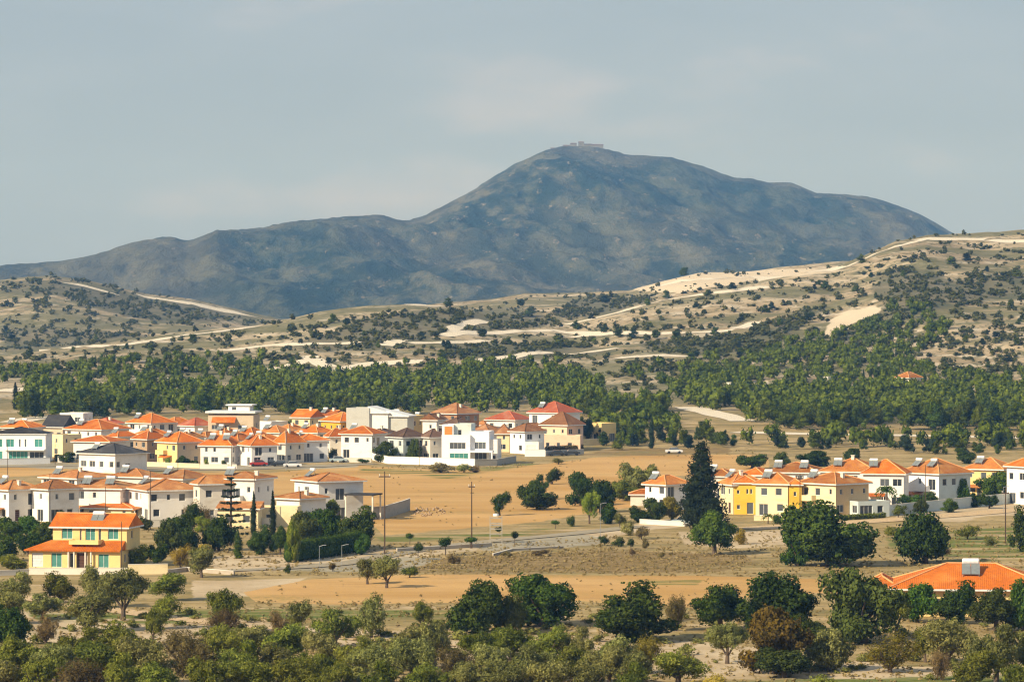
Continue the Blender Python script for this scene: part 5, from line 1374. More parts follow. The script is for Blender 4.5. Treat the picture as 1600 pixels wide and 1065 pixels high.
G_OL, G_CA, G_BU, G_ST, G_GA, G_FT = 'trees of the olive grove', 'round dark trees', 'dry bushes in the grove', 'young trees along the gravel road', 'garden trees', 'trees in the ochre field'
TREES = [
 # below the yellow villa
 ('olive', 25, 893, 945, 66, 'olive', "grey olive at the left edge below the villa's left corner", G_OL),
 ('olive', 93, 892, 942, 58, 'olivegreen', "dark olive right below the villa's garage door", G_OL),
 ('olive', 148, 884, 950, 58, 'olive', "olive directly below the villa's porch", G_OL),
 ('olive', 192, 888, 968, 84, 'olive', "largest olive of those below the villa, under its right corner", G_OL),
 ('olive', 264, 895, 938, 62, 'olivegreen', "brownish green olive below the cream wall right of the villa", G_OL),
 ('olive', 138, 922, 988, 92, 'olive', "olive with a visible trunk standing lower than the villa's porch", G_OL),
 ('olive', 66, 926, 968, 74, 'olive', "low spreading olive in the second row under the villa", G_OL),
 ('olive', 250, 928, 982, 56, 'olivegreen', "olive with a pale green tip right of the biggest villa olive", G_OL),
 ('olive', 240, 952, 1004, 36, 'olivegreen', "slim yellowish green olive in front of the pale tipped one", G_OL),
 ('olive', 350, 920, 990, 56, 'olivegreen', "isolated round olive with brown lower branches below the pale field", G_OL),
 ('twiggy', 352, 950, 994, 54, 'brown', "brown bush under the isolated round olive", G_BU),
 ('round', 12, 945, 1020, 80, 'dark', "very dark green tree on the left edge", G_CA),
 ('olive', 12, 925, 975, 60, 'olive', "olive above the very dark tree on the left edge", G_OL),
 ('twiggy', 72, 955, 1006, 44, 'brown', "small brown dry bush right of the very dark left tree", G_BU),
 # along the lower field edge
 ('olive', 466, 936, 990, 46, 'olive', "small olive on a thin trunk at the lower field's left end", G_OL),
 ('twiggy', 434, 950, 1000, 34, 'brown', "brown bush left of the small thin trunked olive", G_BU),
 ('olive', 524, 950, 1012, 82, 'olivegreen', "wide brownish olive between two slim olives below the field", G_OL),
 ('olive', 580, 928, 996, 52, 'olive', "slim olive with crooked trunk under the lower field", G_OL),
 ('olive', 660, 940, 984, 40, 'olivegreen', "small neat olive left of the three big dark trees", G_OL),
 ('round', 743, 906, 992, 88, 'dark', "dark leafy round tree, leftmost of the three big ones before the field", G_CA),
 ('round', 848, 899, 978, 118, 'green', "wide green tree in the middle of the three before the field", G_CA),
 ('round', 800, 930, 990, 52, 'dull', "grey green tree squeezed between the left and middle big trees", G_CA),
 ('round', 980, 911, 1002, 130, 'dark', "broad dark tree, rightmost of the three big ones before the field", G_CA),
 ('twiggy', 1056, 928, 985, 44, 'brown', "upright brown bush right of the broad dark tree", G_BU),
 ('round', 1126, 914, 985, 92, 'green', "green tree at the right end of the lower field", G_CA),
 ('round', 1216, 894, 990, 120, 'dark', "big dark tree above the rusty tree", G_CA),
 ('round', 1350, 888, 1004, 126, 'dull', "biggest dull green tree left of the low orange roof", G_CA),
 ('round', 1432, 912, 972, 66, 'green', "green tree hiding the left wall of the low yellow house", G_CA),
 ('round', 1492, 908, 974, 74, 'dark', "dark green tree before the middle of the wide orange roof", G_CA),
 ('round', 1556, 922, 985, 84, 'dull', "yellowish green tree before the roof's right half", G_CA),
 ('round', 1600, 905, 985, 56, 'green', "green tree cut by the right edge before the orange roof", G_CA),
 ('olive', 1400, 930, 992, 60, 'olivegreen', "olive between the biggest dull green tree and the hidden wall", G_OL),
 ('round', 1208, 950, 1052, 112, 'rust', "rusty orange brown tree in the grove", G_BU),
 ('round', 1294, 984, 1048, 78, 'olive', "grey green tree touching the rusty tree's right side", G_CA),
 ('round', 1262, 960, 1010, 60, 'dark', "small dark tree behind the rusty tree's right shoulder", G_CA),
 ('round', 1225, 1012, 1058, 92, 'dull', "low olive green bush at the rusty tree's foot", G_CA),
 ('twiggy', 1392, 984, 1050, 86, 'rust', "rusty shrub with upright stems near the bottom right", G_BU),
 ('olive', 1482, 968, 1040, 92, 'olive', "pale olive with leaning trunk in the bottom right grove", G_OL),
 ('olive', 1446, 975, 1034, 50, 'olivegreen', "small olive between the rusty shrub and the leaning olive", G_OL),
 ('olive', 1556, 975, 1066, 92, 'olive', "large olive in the bottom right corner", G_OL),
 ('olive', 1520, 1012, 1075, 80, 'olivegreen', "dark low olive before the large corner olive", G_OL),
 ('olive', 1606, 985, 1062, 60, 'olive', "olive cut by the right edge near the bottom", G_OL),
 ('twiggy', 1470, 1012, 1062, 32, 'brown', "small dark twiggy bush on the pale path, bottom right", G_BU),
 ('olive', 1136, 972, 1036, 70, 'olive', "olive with double trunk left of the rusty tree", G_OL),
 ('olive', 1060, 1018, 1070, 84, 'olivegreen', "round bright olive at the bottom edge right of centre", G_OL),
 ('twiggy', 1010, 992, 1050, 56, 'rust', "rusty brown bush in the bottom thicket right of centre", G_BU),
 # right rough ground
 ('round', 1296, 784, 884, 142, 'dark', "huge dark tree before the cream and ochre row", G_CA),
 ('round', 1246, 822, 884, 56, 'green', "brighter green tree at the huge dark tree's left foot", G_CA),
 ('round', 1446, 802, 880, 90, 'dark', "large dark tree on the rough ground left of the wooden pole", G_CA),
 ('round', 1602, 790, 862, 44, 'dark', "dark tree cut by the right edge by the wooden pole", G_CA),
 ('round', 1116, 800, 866, 74, 'green', "green round tree at the foot of the tall conifer", G_CA),
 ('conifer', 1096, 692, 830, 80, 'darkpine', "tall dark conifer beside the ochre wing", None),
 ('bush', 1158, 824, 850, 26, 'yellow', "yellow green bush right of the green round tree", G_BU),
 ('bush', 1398, 822, 840, 34, 'olivegreen', "low green bush right of the huge dark tree", G_BU),
 ('bush', 1512, 820, 842, 40, 'olivegreen', "green bush beyond the large dark tree", G_BU),
 ('bush', 1548, 836, 852, 26, 'olive', "grey bush left of the wooden pole on rough ground", G_BU),
 ('bush', 1472, 850, 870, 26, 'brown', "brown bush at the large dark tree's right foot", G_BU),
 # ochre field
 ('olive', 781, 768, 805, 34, 'dark', "lone small dark tree in the field above the steel tower", G_FT),
 ('round', 840, 756, 796, 60, 'dark', "bushy dark tree group in the middle of the field", G_FT),
 ('olive', 842, 741, 780, 34, 'dark', "dark brownish tree top rising over the bushy field group", G_FT),
 ('olive', 863, 730, 756, 30, 'dark', "small tree behind the bushy field group", G_FT),
 ('round', 908, 738, 790, 50, 'dark', "large dark tree at the field's right side", G_FT),
 ('round', 938, 750, 800, 46, 'dark', "dark tree right of the large one at the field's right side", G_FT),
 ('olive', 921, 768, 818, 32, 'bright', "yellowish green tree on a pale trunk at the field corner", G_FT),
 ('round', 953, 786, 818, 32, 'green', "green bush below the lamp post at the field corner", G_FT),
 ('round', 1000, 724, 776, 58, 'olive', "greyish pine like tree behind the garden left of the white house", G_FT),
 ('round', 978, 750, 782, 44, 'olivegreen', "dull tree left of the greyish one behind the garden", G_FT),
 ('bush', 893, 804, 822, 16, 'dark', "tiny dark bush on the field's lower bank", G_FT),
 # middle pair of trees
 ('olive', 604, 868, 918, 50, 'olive', "larger olive of the pair casting shadows on the lower field", G_OL),
 ('olive', 574, 872, 912, 36, 'olive', "smaller olive of the pair on the lower field", G_OL),
 ('bush', 640, 884, 902, 28, 'olivegreen', "low olive green bush right of the olive pair", G_BU),
 ('olive', 315, 851, 902, 54, 'olive', "olive standing before the low pale stone wall right of the villa", G_OL),
 ('bush', 519, 878, 892, 14, 'brown', "tiny brown bush on the kerb of the gravel road", G_BU),
 ('bush', 449, 880, 896, 12, 'dark', "tiny dark bush at the hedge corner", G_BU),
 # young trees by the road
 ('ball', 653, 848, 874, 18, 'dark', "young round tree left of the bare wooden pole, farther one", G_ST),
 ('ball', 696, 838, 868, 26, 'dark', "young round tree, biggest along the gravel road", G_ST),
 ('ball', 735, 838, 856, 22, 'green', "young tree at the foot of the bare wooden pole", G_ST),
 ('ball', 804, 829, 852, 15, 'dark', "young lollipop tree right of the steel tower", G_ST),
 ('ball', 640, 832, 850, 14, 'green', "small young tree at the road's start by the field", G_ST),
 ('ball', 780, 822, 838, 12, 'dark', "tiny young tree in front of the steel tower", G_ST),
 ('ball', 868, 812, 826, 14, 'green', "tiny tree on the bank left of the field corner", G_ST),
 ('bush', 968, 800, 824, 22, 'olive', "greyish bush beside the field corner lamp post", G_ST),
 ('bush', 982, 812, 836, 24, 'olive', "grey bush below the garden left of the conifer", G_ST),
 ('bush', 1003, 822, 842, 24, 'brown', "brown bush on the ochre bank below the garden", G_ST),
 ('bush', 944, 836, 852, 18, 'dark', "dark bush at the gravel lot's right corner", G_ST),
 ('bush', 966, 838, 854, 22, 'dark', "dark low bush, second right of the gravel lot", G_ST),
 ('bush', 986, 840, 856, 14, 'dark', "small dark bush, third right of the gravel lot", G_ST),
 ('bush', 1008, 840, 856, 14, 'brown', "small dark brown bush, fourth right of the gravel lot", G_ST),
 ('bush', 988, 856, 868, 12, 'brown', "round brown tuft on the dry slope", G_ST),
 ('bush', 1034, 862, 872, 12, 'brown', "brown tuft farther right on the dry slope", G_ST),
 ('bush', 792, 860, 870, 18, 'brown', "dark brown bush on the bank below the steel tower", G_ST),
 ('bush', 846, 858, 868, 30, 'brown', "wide brown bush on the bank right of the steel tower", G_ST),
 ('bush', 708, 866, 880, 24, 'brown', "brown bush below the biggest young tree", G_ST),
 # gardens left
 ('araucaria', 360, 745, 852, 56, 'darkpine', "tiered open araucaria before the white near row house", G_GA),
 ('cypress', 396, 768, 860, 13, 'darkpine', "left cypress of the pair near the low annex", G_GA),
 ('cypress', 426, 766, 862, 13, 'darkpine', "right cypress of the pair near the low annex", G_GA),
 ('round', 474, 800, 862, 56, 'dull', "green garden tree left in the big garden clump", G_GA),
 ('round', 512, 796, 856, 58, 'green', "green garden tree in the middle of the big garden clump", G_GA),
 ('round', 560, 790, 858, 62, 'dark', "dark garden tree at the right end of the big garden clump", G_GA),
 ('round', 540, 812, 856, 40, 'green', "bright garden shrub before the dark clump tree", G_GA),
 ('round', 565, 834, 866, 26, 'green', "small green tree at the hedge's right end", G_GA),
 ('round', 456, 815, 878, 26, 'bright', "lime green shrub at the hedge's left corner", G_GA),
 ('round', 342, 808, 860, 52, 'dark', "dark tree below the araucaria", G_GA),
 ('cypress', 372, 828, 872, 18, 'dark', "short dark pointed shrub below the left cypress", G_GA),
 ('round', 405, 820, 866, 42, 'dark', "dark green shrub between the cypresses' feet", G_GA),
 ('round', 438, 822, 866, 30, 'dark', "dark shrub right of the cypress pair", G_GA),
 ('round', 288, 806, 862, 48, 'green', "green tree in the garden left of the araucaria", G_GA),
 ('round', 318, 806, 832, 30, 'bright', "lime topped tree left of the araucaria", G_GA),
 ('twiggy', 310, 780, 820, 42, 'brown', "dark brown bare crowned tree below the blank side house", G_GA),
 ('round', 262, 812, 866, 46, 'dull', "olive green tree right of the yellow villa's back garden", G_GA),
 ('round', 215, 850, 884, 40, 'bright', "yellow green citrus like tree beside the yellow villa", G_GA),
 ('round', 246, 850, 884, 32, 'dark', "dark tree between the citrus like tree and the yellow palm bush", G_GA),
 ('twiggy', 283, 850, 886, 36, 'yellow', "yellow orange shrub right of the villa garden", G_GA),
 ('round', 318, 850, 872, 30, 'yellow', "yellow crowned shrub behind the wall olive", G_GA),
 ('round', 12, 808, 846, 46, 'green', "bright green shrub at the left edge above the villa", G_GA),
 ('round', 48, 806, 840, 44, 'green', "bright green shrub before the first near row houses", G_GA),
 ('round', 10, 838, 876, 50, 'dark', "dark shrub at the left edge beside the villa", G_GA),
 ('round', 44, 832, 868, 40, 'dark', "dark shrub touching the villa's left end", G_GA),
 ('round', 22, 866, 890, 44, 'olivegreen', "olive green bush before the left edge shrubs", G_GA),
 ('round', 72, 815, 850, 40, 'dark', "dark shrub behind the villa's lower roof", G_GA),
 # village greenery
 ('round', 300, 788, 826, 34, 'dark', "dark tree at the foot of the tall blank side house", G_GA),
 ('round', 226, 806, 828, 26, 'dull', "dull green shrub before the broad grey shaded face", G_GA),
 ('round', 268, 808, 828, 22, 'green', "small green shrub before the teal doors", G_GA),
 ('round', 100, 798, 822, 24, 'dull', "shrub between the near row's second and third houses", G_GA),
 ('bush', 486, 798, 822, 26, 'green', "green shrub before the low white annex", G_GA),
 ('round', 520, 780, 816, 30, 'olivegreen', "light green tree against the shaded face of the row's end house", G_GA),
 ('round', 1330, 700, 722, 30, 'dark', "dark tree behind the long orange roof of the white house", G_GA),
 ('round', 1508, 700, 724, 34, 'dark', "dark tree behind the roof gap beside the yellow house", G_GA),
 ('round', 1100, 786, 818, 26, 'dull', "dull shrub at the tall conifer's left foot", G_GA),
 ('bush', 1280, 800, 818, 22, 'green', "green shrub before the tan sided cream house", G_GA),
 ('round', 560, 690, 712, 18, 'dark', "dark little tree before the blank sunny wall's house", G_GA),
 ('bush', 520, 700, 718, 16, 'dull', "dull bush in the narrow gap right of the bright corner house", G_GA),
 ('round', 160, 660, 690, 22, 'dark', "dark tree between the broad orange roof and the faded red one", G_GA),
 ('round', 238, 668, 696, 18, 'dull', "dull tree among the roofs above the yellow walled house", G_GA),
 ('round', 734, 640, 668, 26, 'dark', "dark tree between the large brown house and the bright red roof", G_GA),
 ('round', 916, 652, 690, 26, 'dark', "dark tree at the right side of the big brown hip roof", G_GA),
 ('round', 471, 641, 672, 42, 'dark', "dark round tree among the orange roofs", G_GA),
 ('round', 600, 690, 722, 40, 'dark', "street tree at the left end of the long white wall", G_GA),
 ('round', 648, 686, 722, 24, 'dark', "dark tree before the dark brown roofed house", G_GA),
 ('round', 425, 700, 726, 16, 'dark', "little dark tree before the porch houses", G_GA),
 ('bush', 566, 716, 724, 22, 'green', "small green bush by the village street", G_GA),
 ('bush', 322, 716, 728, 10, 'bright', "bright bush against the long white end house", G_GA),
 ('bush', 350, 718, 728, 10, 'olivegreen', "dull bush against the long white end house", G_GA),
 ('bush', 262, 714, 729, 12, 'bright', "bright bush against the yellow walled house", G_GA),
 ('round', 286, 712, 728, 22, 'dark', "dark shrub in the shade of the yellow walled house", G_GA),
 ('round', 105, 706, 722, 26, 'dark', "dark shrubs right of the green glazed house", G_GA),
 ('bush', 690, 722, 738, 44, 'brown', "brown bush at the field edge below the cube villa", G_GA),
 ('bush', 725, 724, 738, 30, 'olive', "pale bush at the field edge right below the cube villa", G_GA),
 ('bush', 742, 726, 738, 20, 'brown', "small brown bush next to the pale one below the cube villa", G_GA),
 ('bush', 872, 715, 725, 20, 'olive', "grey bush in the field below the peach house", G_GA),
 # right gardens
 ('round', 1555, 737, 780, 60, 'green', "round garden tree before the yellow house on the right", G_GA),
 ('round', 1500, 748, 790, 28, 'green', "slim green tree against the blue grey shaded wall", G_GA),
 ('round', 1480, 758, 786, 26, 'dark', "dark tree left of the slim green one", G_GA),
 ('palm', 1385, 757, 798, 36, 'green', "small palm right of the tan shaded house", G_GA),
 ('round', 1422, 772, 796, 36, 'green', "green shrub left of the dark pole by the white porch", G_GA),
 ('round', 1455, 768, 796, 32, 'dark', "dark shrub right of the dark pole by the white porch", G_GA),
 ('round', 1525, 770, 792, 26, 'dark', "dark shrub left of the round garden tree", G_GA),
 ('palm', 1200, 802, 818, 22, 'bright', "tiny palm like plant before the cream wall", G_GA),
 ('round', 1440, 780, 803, 26, 'dull', "dull shrub at the long bluish wall's left end", G_GA),
 ('round', 1487, 778, 800, 30, 'green', "green shrub hanging over the middle of the long bluish wall", G_GA),
 ('round', 1546, 772, 794, 28, 'dark', "dark shrub before the right part of the long bluish wall", G_GA),
 ('bush', 1404, 788, 808, 26, 'olivegreen', "bush between the flat garage and the long bluish wall", G_GA),
 ('round', 1366, 776, 792, 24, 'green', "green shrub above the flat garage roof's end", G_GA),
 ('bush', 1216, 802, 818, 20, 'green', "green bush before the cream house with balcony", G_GA),
 ('round', 1022, 778, 814, 40, 'dark', "dark shrub beside the orange roofed shelter", G_GA),
 ('round', 1050, 776, 812, 34, 'rust', "dark reddish shrub before the white house left of the conifer", G_GA),
 ('round', 996, 790, 816, 30, 'dark', "dark bush left of the orange roofed shelter", G_GA),
 ('round', 1175, 710, 732, 52, 'dark', "dark tree behind the orange roofs, leftmost of three", G_GA),
 ('round', 1222, 706, 728, 28, 'dark', "dark tree behind the orange roofs, middle of three", G_GA),
 ('round', 1270, 704, 728, 52, 'dark', "dark tree behind the orange roofs, rightmost of three", G_GA),
 ('cypress', 24, 597, 640, 12, 'darkpine', "dark cypress standing alone left of the pine wood", G_GA),
 ('cypress', 1018, 650, 700, 12, 'darkpine', "dark cypress at the village's right edge", G_GA),
 ('cypress', 1349, 576, 606, 6, 'darkpine', "thin cypress left of the small hillside house", G_GA),
 ('cypress', 1360, 576, 606, 6, 'darkpine', "thin cypress nearest the small hillside house", G_GA),
]
for t in TREES: tree(*t)
# bottom thicket: rows of olives, named along each row
ORD = ['first', 'second', 'third', 'fourth', 'fifth', 'sixth', 'seventh', 'eighth', 'ninth', 'tenth', 'eleventh', 'twelfth', 'thirteenth', 'fourteenth', 'fifteenth', 'sixteenth', 'seventeenth', 'eighteenth', 'nineteenth', 'twentieth']
rowsB = [
 ("upper row of the bottom thicket", [(130, 985, 1042, 70, 'olivegreen'), (205, 975, 1040, 80, 'olivegreen'), (286, 985, 1042, 70, 'brown'), (352, 980, 1034, 72, 'olivegreen'), (400, 978, 1030, 70, 'olive'), (455, 985, 1036, 64, 'olivegreen'),
   (505, 996, 1040, 60, 'olive'), (556, 1000, 1046, 64, 'olivegreen'), (622, 982, 1042, 70, 'olive'), (676, 980, 1036, 64, 'olive'), (745, 994, 1042, 60, 'olivegreen'), (802, 985, 1032, 66, 'olivegreen'), (856, 988, 1040, 70, 'olivegreen'), (905, 984, 1040, 56, 'olive'), (955, 996, 1050, 60, 'olive')]),
 ("middle row of the bottom thicket", [(30, 1000, 1062, 80, 'olivegreen'), (84, 1006, 1064, 66, 'olive'), (150, 1008, 1066, 74, 'olivegreen'), (236, 1000, 1066, 80, 'olive'), (310, 1008, 1066, 66, 'brown'), (380, 1004, 1064, 70, 'olivegreen'),
   (436, 1010, 1062, 70, 'olive'), (500, 1020, 1068, 66, 'olivegreen'), (585, 1016, 1066, 70, 'olive'), (650, 1004, 1060, 70, 'olive'), (712, 1010, 1062, 60, 'brown'), (770, 1010, 1062, 66, 'olive'), (830, 1012, 1062, 72, 'olive'), (890, 1008, 1062, 62, 'olivegreen'), (946, 1014, 1066, 66, 'olive'), (1000, 1022, 1070, 56, 'olive')]),
 ("bottommost row of the thicket", [(0, 1030, 1092, 76, 'olive'), (62, 1034, 1094, 70, 'olivegreen'), (124, 1032, 1096, 80, 'brown'), (190, 1028, 1096, 84, 'olivegreen'), (262, 1036, 1098, 70, 'olivegreen'), (330, 1036, 1096, 76, 'olivegreen'),
   (395, 1034, 1092, 72, 'olivegreen'), (462, 1038, 1094, 76, 'olivegreen'), (530, 1040, 1096, 66, 'olivegreen'), (596, 1040, 1094, 70, 'olivegreen'), (660, 1036, 1092, 76, 'olivegreen'), (728, 1038, 1092, 70, 'olive'), (792, 1036, 1092, 76, 'olive'), (858, 1036, 1092, 70, 'olive'), (920, 1040, 1094, 70, 'olive'), (985, 1044, 1094, 60, 'olivegreen'), (1110, 1056, 1100, 60, 'yellow'), (1290, 1056, 1096, 60, 'olivegreen'), (1590, 1046, 1100, 60, 'olivegreen')]),
]
cw = {'olive': 'greyish olive', 'olivegreen': 'green olive', 'brown': 'brownish twiggy bush', 'yellow': 'yellowish bush'}
for nm, lst in rowsB:
    for i, (cx, tp, bs, w, col) in enumerate(lst):
        bs += 4; tp -= 6
        k = 'twiggy' if col == 'brown' else 'bush' if col == 'yellow' else 'olive'
        tree(k, cx + _tr.uniform(-6, 6), tp + _tr.uniform(-5, 5), bs, w * 1.12, col, f"{cw[col]}, {ORD[i]} from the left in the {nm}", 'plants of the bottom thicket')

# ---- hedge along the garden
def hedge(pts, h, w, col, label):
    P = [at(*p) for p in pts]; o = P[0].copy(); lb = []
    for a, b in zip(P[:-1], P[1:]):
        n = max(2, int((b - a).length / .8))
        for i in range(n):
            q = a.lerp(b, i / n) - o; k = w * .5 * _tr.uniform(.85, 1.15)
            lb.append((q.x, q.y, q.z + h * .35, k, k, h * .5)); lb.append((q.x, q.y, q.z + h * .72, k * .95, k * .95, h * .34))
    root = empty('hedge', o); tag(root, label, 'hedge', 'garden hedges')
    mesh_obj("crown", make_crown("crown", 3, lb, min(14000, 90 * len(lb)), .24, core=.8, mat=col), root)
hedge([(452, 878), (480, 874), (520, 868), (572, 858)], 3.1, 2.4, 'green', "long clipped green hedge along the garden clump's front")
hedge([(88, 720), (118, 721)], 1.6, 1.4, 'dark', "dark clipped hedge behind the short white wall")
hedge([(284, 728), (312, 728)], 1.4, 1.2, 'dark', "dark hedge before the shaded tan side of the yellow house")
hedge([(854, 707), (912, 704)], 1.6, 1.2, 'brown', "dark reddish hedge before the peach house")
hedge([(1320, 812), (1386, 808)], .9, .8, 'olivegreen', "low hedge before the pale flat garage")

# ---------------------------------------------------------------- scattering in photo-drawn zones
def inside(px, py, poly):
    return poly_sdf(px, py, poly) > 0
def scatter(poly, n, nr, thresh=None, scale=40., clump=None):
    P = np.array(poly); lo, hi = P.min(0), P.max(0); out = []
    while sum(len(o) for o in out) < n:
        q = nr.uniform(lo, hi, (n * 3, 2)); q = q[inside(q[:, 0], q[:, 1], poly)]
        if thresh is not None:
            q = q[fbm(q[:, 0] / scale + poly[0][0] * .01, q[:, 1] / (scale * .35), 3) > thresh]
        out.append(q)
    return np.concatenate(out)[:n]

WOOD_L = [(30, 655), (40, 612), (100, 606), (180, 604), (260, 612), (350, 606), (430, 600), (500, 592), (560, 592), (700, 590), (800, 596), (930, 596), (950, 625), (1040, 640), (1040, 668), (960, 664), (905, 646), (700, 646), (560, 650), (330, 650), (150, 654)]
WOOD_R = [(1040, 622), (1130, 622), (1200, 618), (1300, 614), (1350, 616), (1450, 618), (1640, 616), (1640, 674), (1200, 672), (1120, 646), (1070, 630)]
STRIP = [(1150, 693), (1250, 690), (1300, 688), (1400, 690), (1640, 690), (1640, 713), (1470, 712), (1360, 706), (1180, 703)]
STRIP2 = [(930, 662), (1060, 660), (1160, 664), (1180, 698), (1080, 704), (960, 704), (925, 690)]
WOOD_FAR = [(1060, 600), (1120, 570), (1200, 560), (1300, 540), (1400, 560), (1500, 590), (1640, 590), (1640, 618), (1060, 622)]
WOOD_FL = [(0, 585), (120, 570), (300, 560), (430, 560), (480, 590), (300, 600), (0, 605)]
WOOD_TOP = [(560, 590), (640, 572), (760, 566), (880, 572), (940, 590), (930, 600), (560, 598)]
nr = np.random.RandomState(21)
_stuffV = {}
def stuff_mesh(name, X, Y, Z, W, H, proto_meshes, mat, label):
    """many small plants joined into one mesh object."""
    Vs, Fs, off = [], [], 0
    pv = []
    for me in proto_meshes:
        v = np.empty(len(me.vertices) * 3, dtype=np.float32); me.vertices.foreach_get('co', v); v = v.reshape(-1, 3)
        f = np.empty(len(me.polygons) * 3, dtype=np.int32); me.polygons.foreach_get('vertices', f); pv.append((v, f.reshape(-1, 3)))
    k = nr.randint(0, len(pv), len(X)); A = nr.uniform(0, 6.28, len(X))
    for i in range(len(X)):
        v, f = pv[k[i]]; c, s = math.cos(A[i]), math.sin(A[i])
        q = np.empty_like(v); q[:, 0] = (v[:, 0] * c - v[:, 1] * s) * W[i] + X[i]; q[:, 1] = (v[:, 0] * s + v[:, 1] * c) * W[i] + Y[i]; q[:, 2] = v[:, 2] * H[i] + Z[i]
        Vs.append(q); Fs.append(f + off); off += len(v)
    o = mesh_obj(name, np_mesh(name, np.concatenate(Vs), np.concatenate(Fs), mats=[mat]))
    tag(o, label, kind='stuff')
    return o
def unit_clump(seed, nc, size, nl=5, core=.75, tall=1.0, sub=1):
    """bush about 1 wide and 1 high."""
    r = np.random.RandomState(seed)
    lb = [(r.uniform(-.24, .24), r.uniform(-.24, .24), r.uniform(.25, .72) * tall, .26, .26, .26) for _ in range(nl)]
    iv, iff = ico()
    Vs, Fs = [], []; off = 0
    bm = bmesh.new(); bmesh.ops.create_icosphere(bm, subdivisions=max(sub, 1), radius=1); v1 = np.array([v.co[:] for v in bm.verts]); f1 = np.array([[v.index for v in f.verts] for f in bm.faces]); bm.free()
    if sub == 0:
        v1 = np.array([(1, 0, 0), (-1, 0, 0), (0, 1, 0), (0, -1, 0), (0, 0, 1.), (0, 0, -1)]); f1 = np.array([(0, 2, 4), (2, 1, 4), (1, 3, 4), (3, 0, 4), (2, 0, 5), (1, 2, 5), (3, 1, 5), (0, 3, 5)])
    P = []; N = []
    for l in lb:
        w = v1 * (1 + .3 * r.uniform(-1, 1, len(v1)))[:, None]; v = np.array(l[:3]) + w * np.array(l[3:]) * core; v[:, 2] = np.maximum(v[:, 2], 0)
        Vs.append(v); Fs.append(f1 + off); off += len(v)
        d = r.normal(0, 1, (max(nc // nl, 1), 3)); d /= np.linalg.norm(d, axis=1, keepdims=True); P.append(np.array(l[:3]) + d * np.array(l[3:]) * r.uniform(.8, 1.15, (max(nc // nl, 1), 1))); N.append(d)
    V, F = cards(r, np.concatenate(P), np.concatenate(N), size, .7, .7)
    Vs.append(V); Fs.append(np.concatenate([F[:, [0, 1, 2]], F[:, [0, 2, 3]]]) + off)
    V = np.concatenate(Vs); V[:, 2] = np.maximum(V[:, 2], 0)
    me = np_mesh("clump", V, np.concatenate(Fs)); return me
clump_far = [unit_clump(s, 32, .30, 5, sub=0, core=.85) for s in range(6)]
clump_wood = [unit_clump(40 + s, 120, .14, 6, core=.68) for s in range(8)]
clump_tiny = [unit_clump(80 + s, 10, .45, 2, sub=0) for s in range(5)]

LANDMARKS = [(130, "behind the dark grey pitched roof at the far left"), (230, "behind the broad orange roofed house on the left"), (320, "behind the white houses left of the flat roofed villa"),
  (410, "behind the flat roofed villa with the tower"), (530, "behind the dark round village tree"), (630, "behind the pale house with slanted white roofs"), (760, "behind the large brown house"),
  (840, "behind the bright red hip roof"), (920, "behind the tall white three storey house"), (1060, "right of the low yellow house at the village edge"), (1180, "around the bend of the pale road"),
  (1290, "left of the small hillside house"), (1440, "below the small orange roofed hillside house"), (1540, "right of the small hillside house"), (9999, "at the photo's right edge below the hill")]
def clear(q):     # clearings round the hillside house and the road's bend
    return q[~((np.abs(q[:, 0] - 1420) < 23) & (q[:, 1] > 596) & (q[:, 1] < 609)) & ~((q[:, 0] > 1078) & (q[:, 0] < 1165) & (q[:, 1] > 642) & (q[:, 1] < 682))]
def pines(poly, n_ind, n_rest, hpx, label, group, col=None, wpx=None):
    q = clear(scatter(poly, n_ind + n_rest, nr, -.55))
    q = q[np.argsort(-q[:, 1])]      # nearest first
    X, Y, Z = at_many(q[:, 0], q[:, 1])
    for i in range(n_ind):
        h = hpx * _tr.uniform(.75, 1.2)
        cl = _tr.choice(col or ['pine', 'pine', 'pine', 'dark'])
        lab = label
        if label == 'wood behind':
            lab = ('dark green' if cl == 'dark' else 'mid green') + " pine in the wood " + [t for xx, t in LANDMARKS if q[i, 0] < xx][0]
        if label in ('belt', 'edge'):
            cn = {'dark': 'dark', 'pine': 'mid green', 'darkpine': 'blackish green'}[cl]
            lab = (f"{cn} round tree in the belt beyond the orange roofs, " + ('above the cream row' if q[i, 0] < 1330 else 'above the bright white house' if q[i, 0] < 1480 else 'near the right edge')) if label == 'belt' else \
                  (f"{cn} tree at the upper field's far edge, " + ('near the low yellow house' if q[i, 0] < 1000 else 'behind the tall conifer' if q[i, 0] < 1100 else 'at its right end'))
        tree('pine', q[i, 0], q[i, 1] - h, q[i, 1], h * _tr.uniform(.62, .9), cl, lab, group, parts=False, pos=Vector((X[i], Y[i], Z[i] - .2)))
    return q[n_ind:], X[n_ind:], Y[n_ind:], Z[n_ind:]
rest = []
rest.append(pines(WOOD_L, 90, 560, 33, "wood behind", 'pines of the wood behind the village'))
rest.append(pines(WOOD_R, 80, 380, 38, "wood behind", 'pines of the wood below the right hill'))
rest.append(pines(STRIP, 34, 36, 24, "belt", 'trees of the belt beyond the orange roofs', ['dark', 'pine', 'darkpine']))
rest.append(pines(STRIP2, 32, 44, 26, "edge", 'trees beyond the upper field', ['dark', 'darkpine', 'pine']))
X = np.concatenate([r[1] for r in rest]); Y = np.concatenate([r[2] for r in rest]); Z = np.concatenate([r[3] for r in rest])
far = [scatter(WOOD_FAR, 400, nr, -.3), scatter(WOOD_FL, 190, nr, -.1), scatter(WOOD_TOP, 110, nr, -.5)]
q = clear(np.concatenate(far)); fx, fy, fz = at_many(q[:, 0], q[:, 1])
X = np.concatenate([X, fx]); Y = np.concatenate([Y, fy]); Z = np.concatenate([Z, fz])
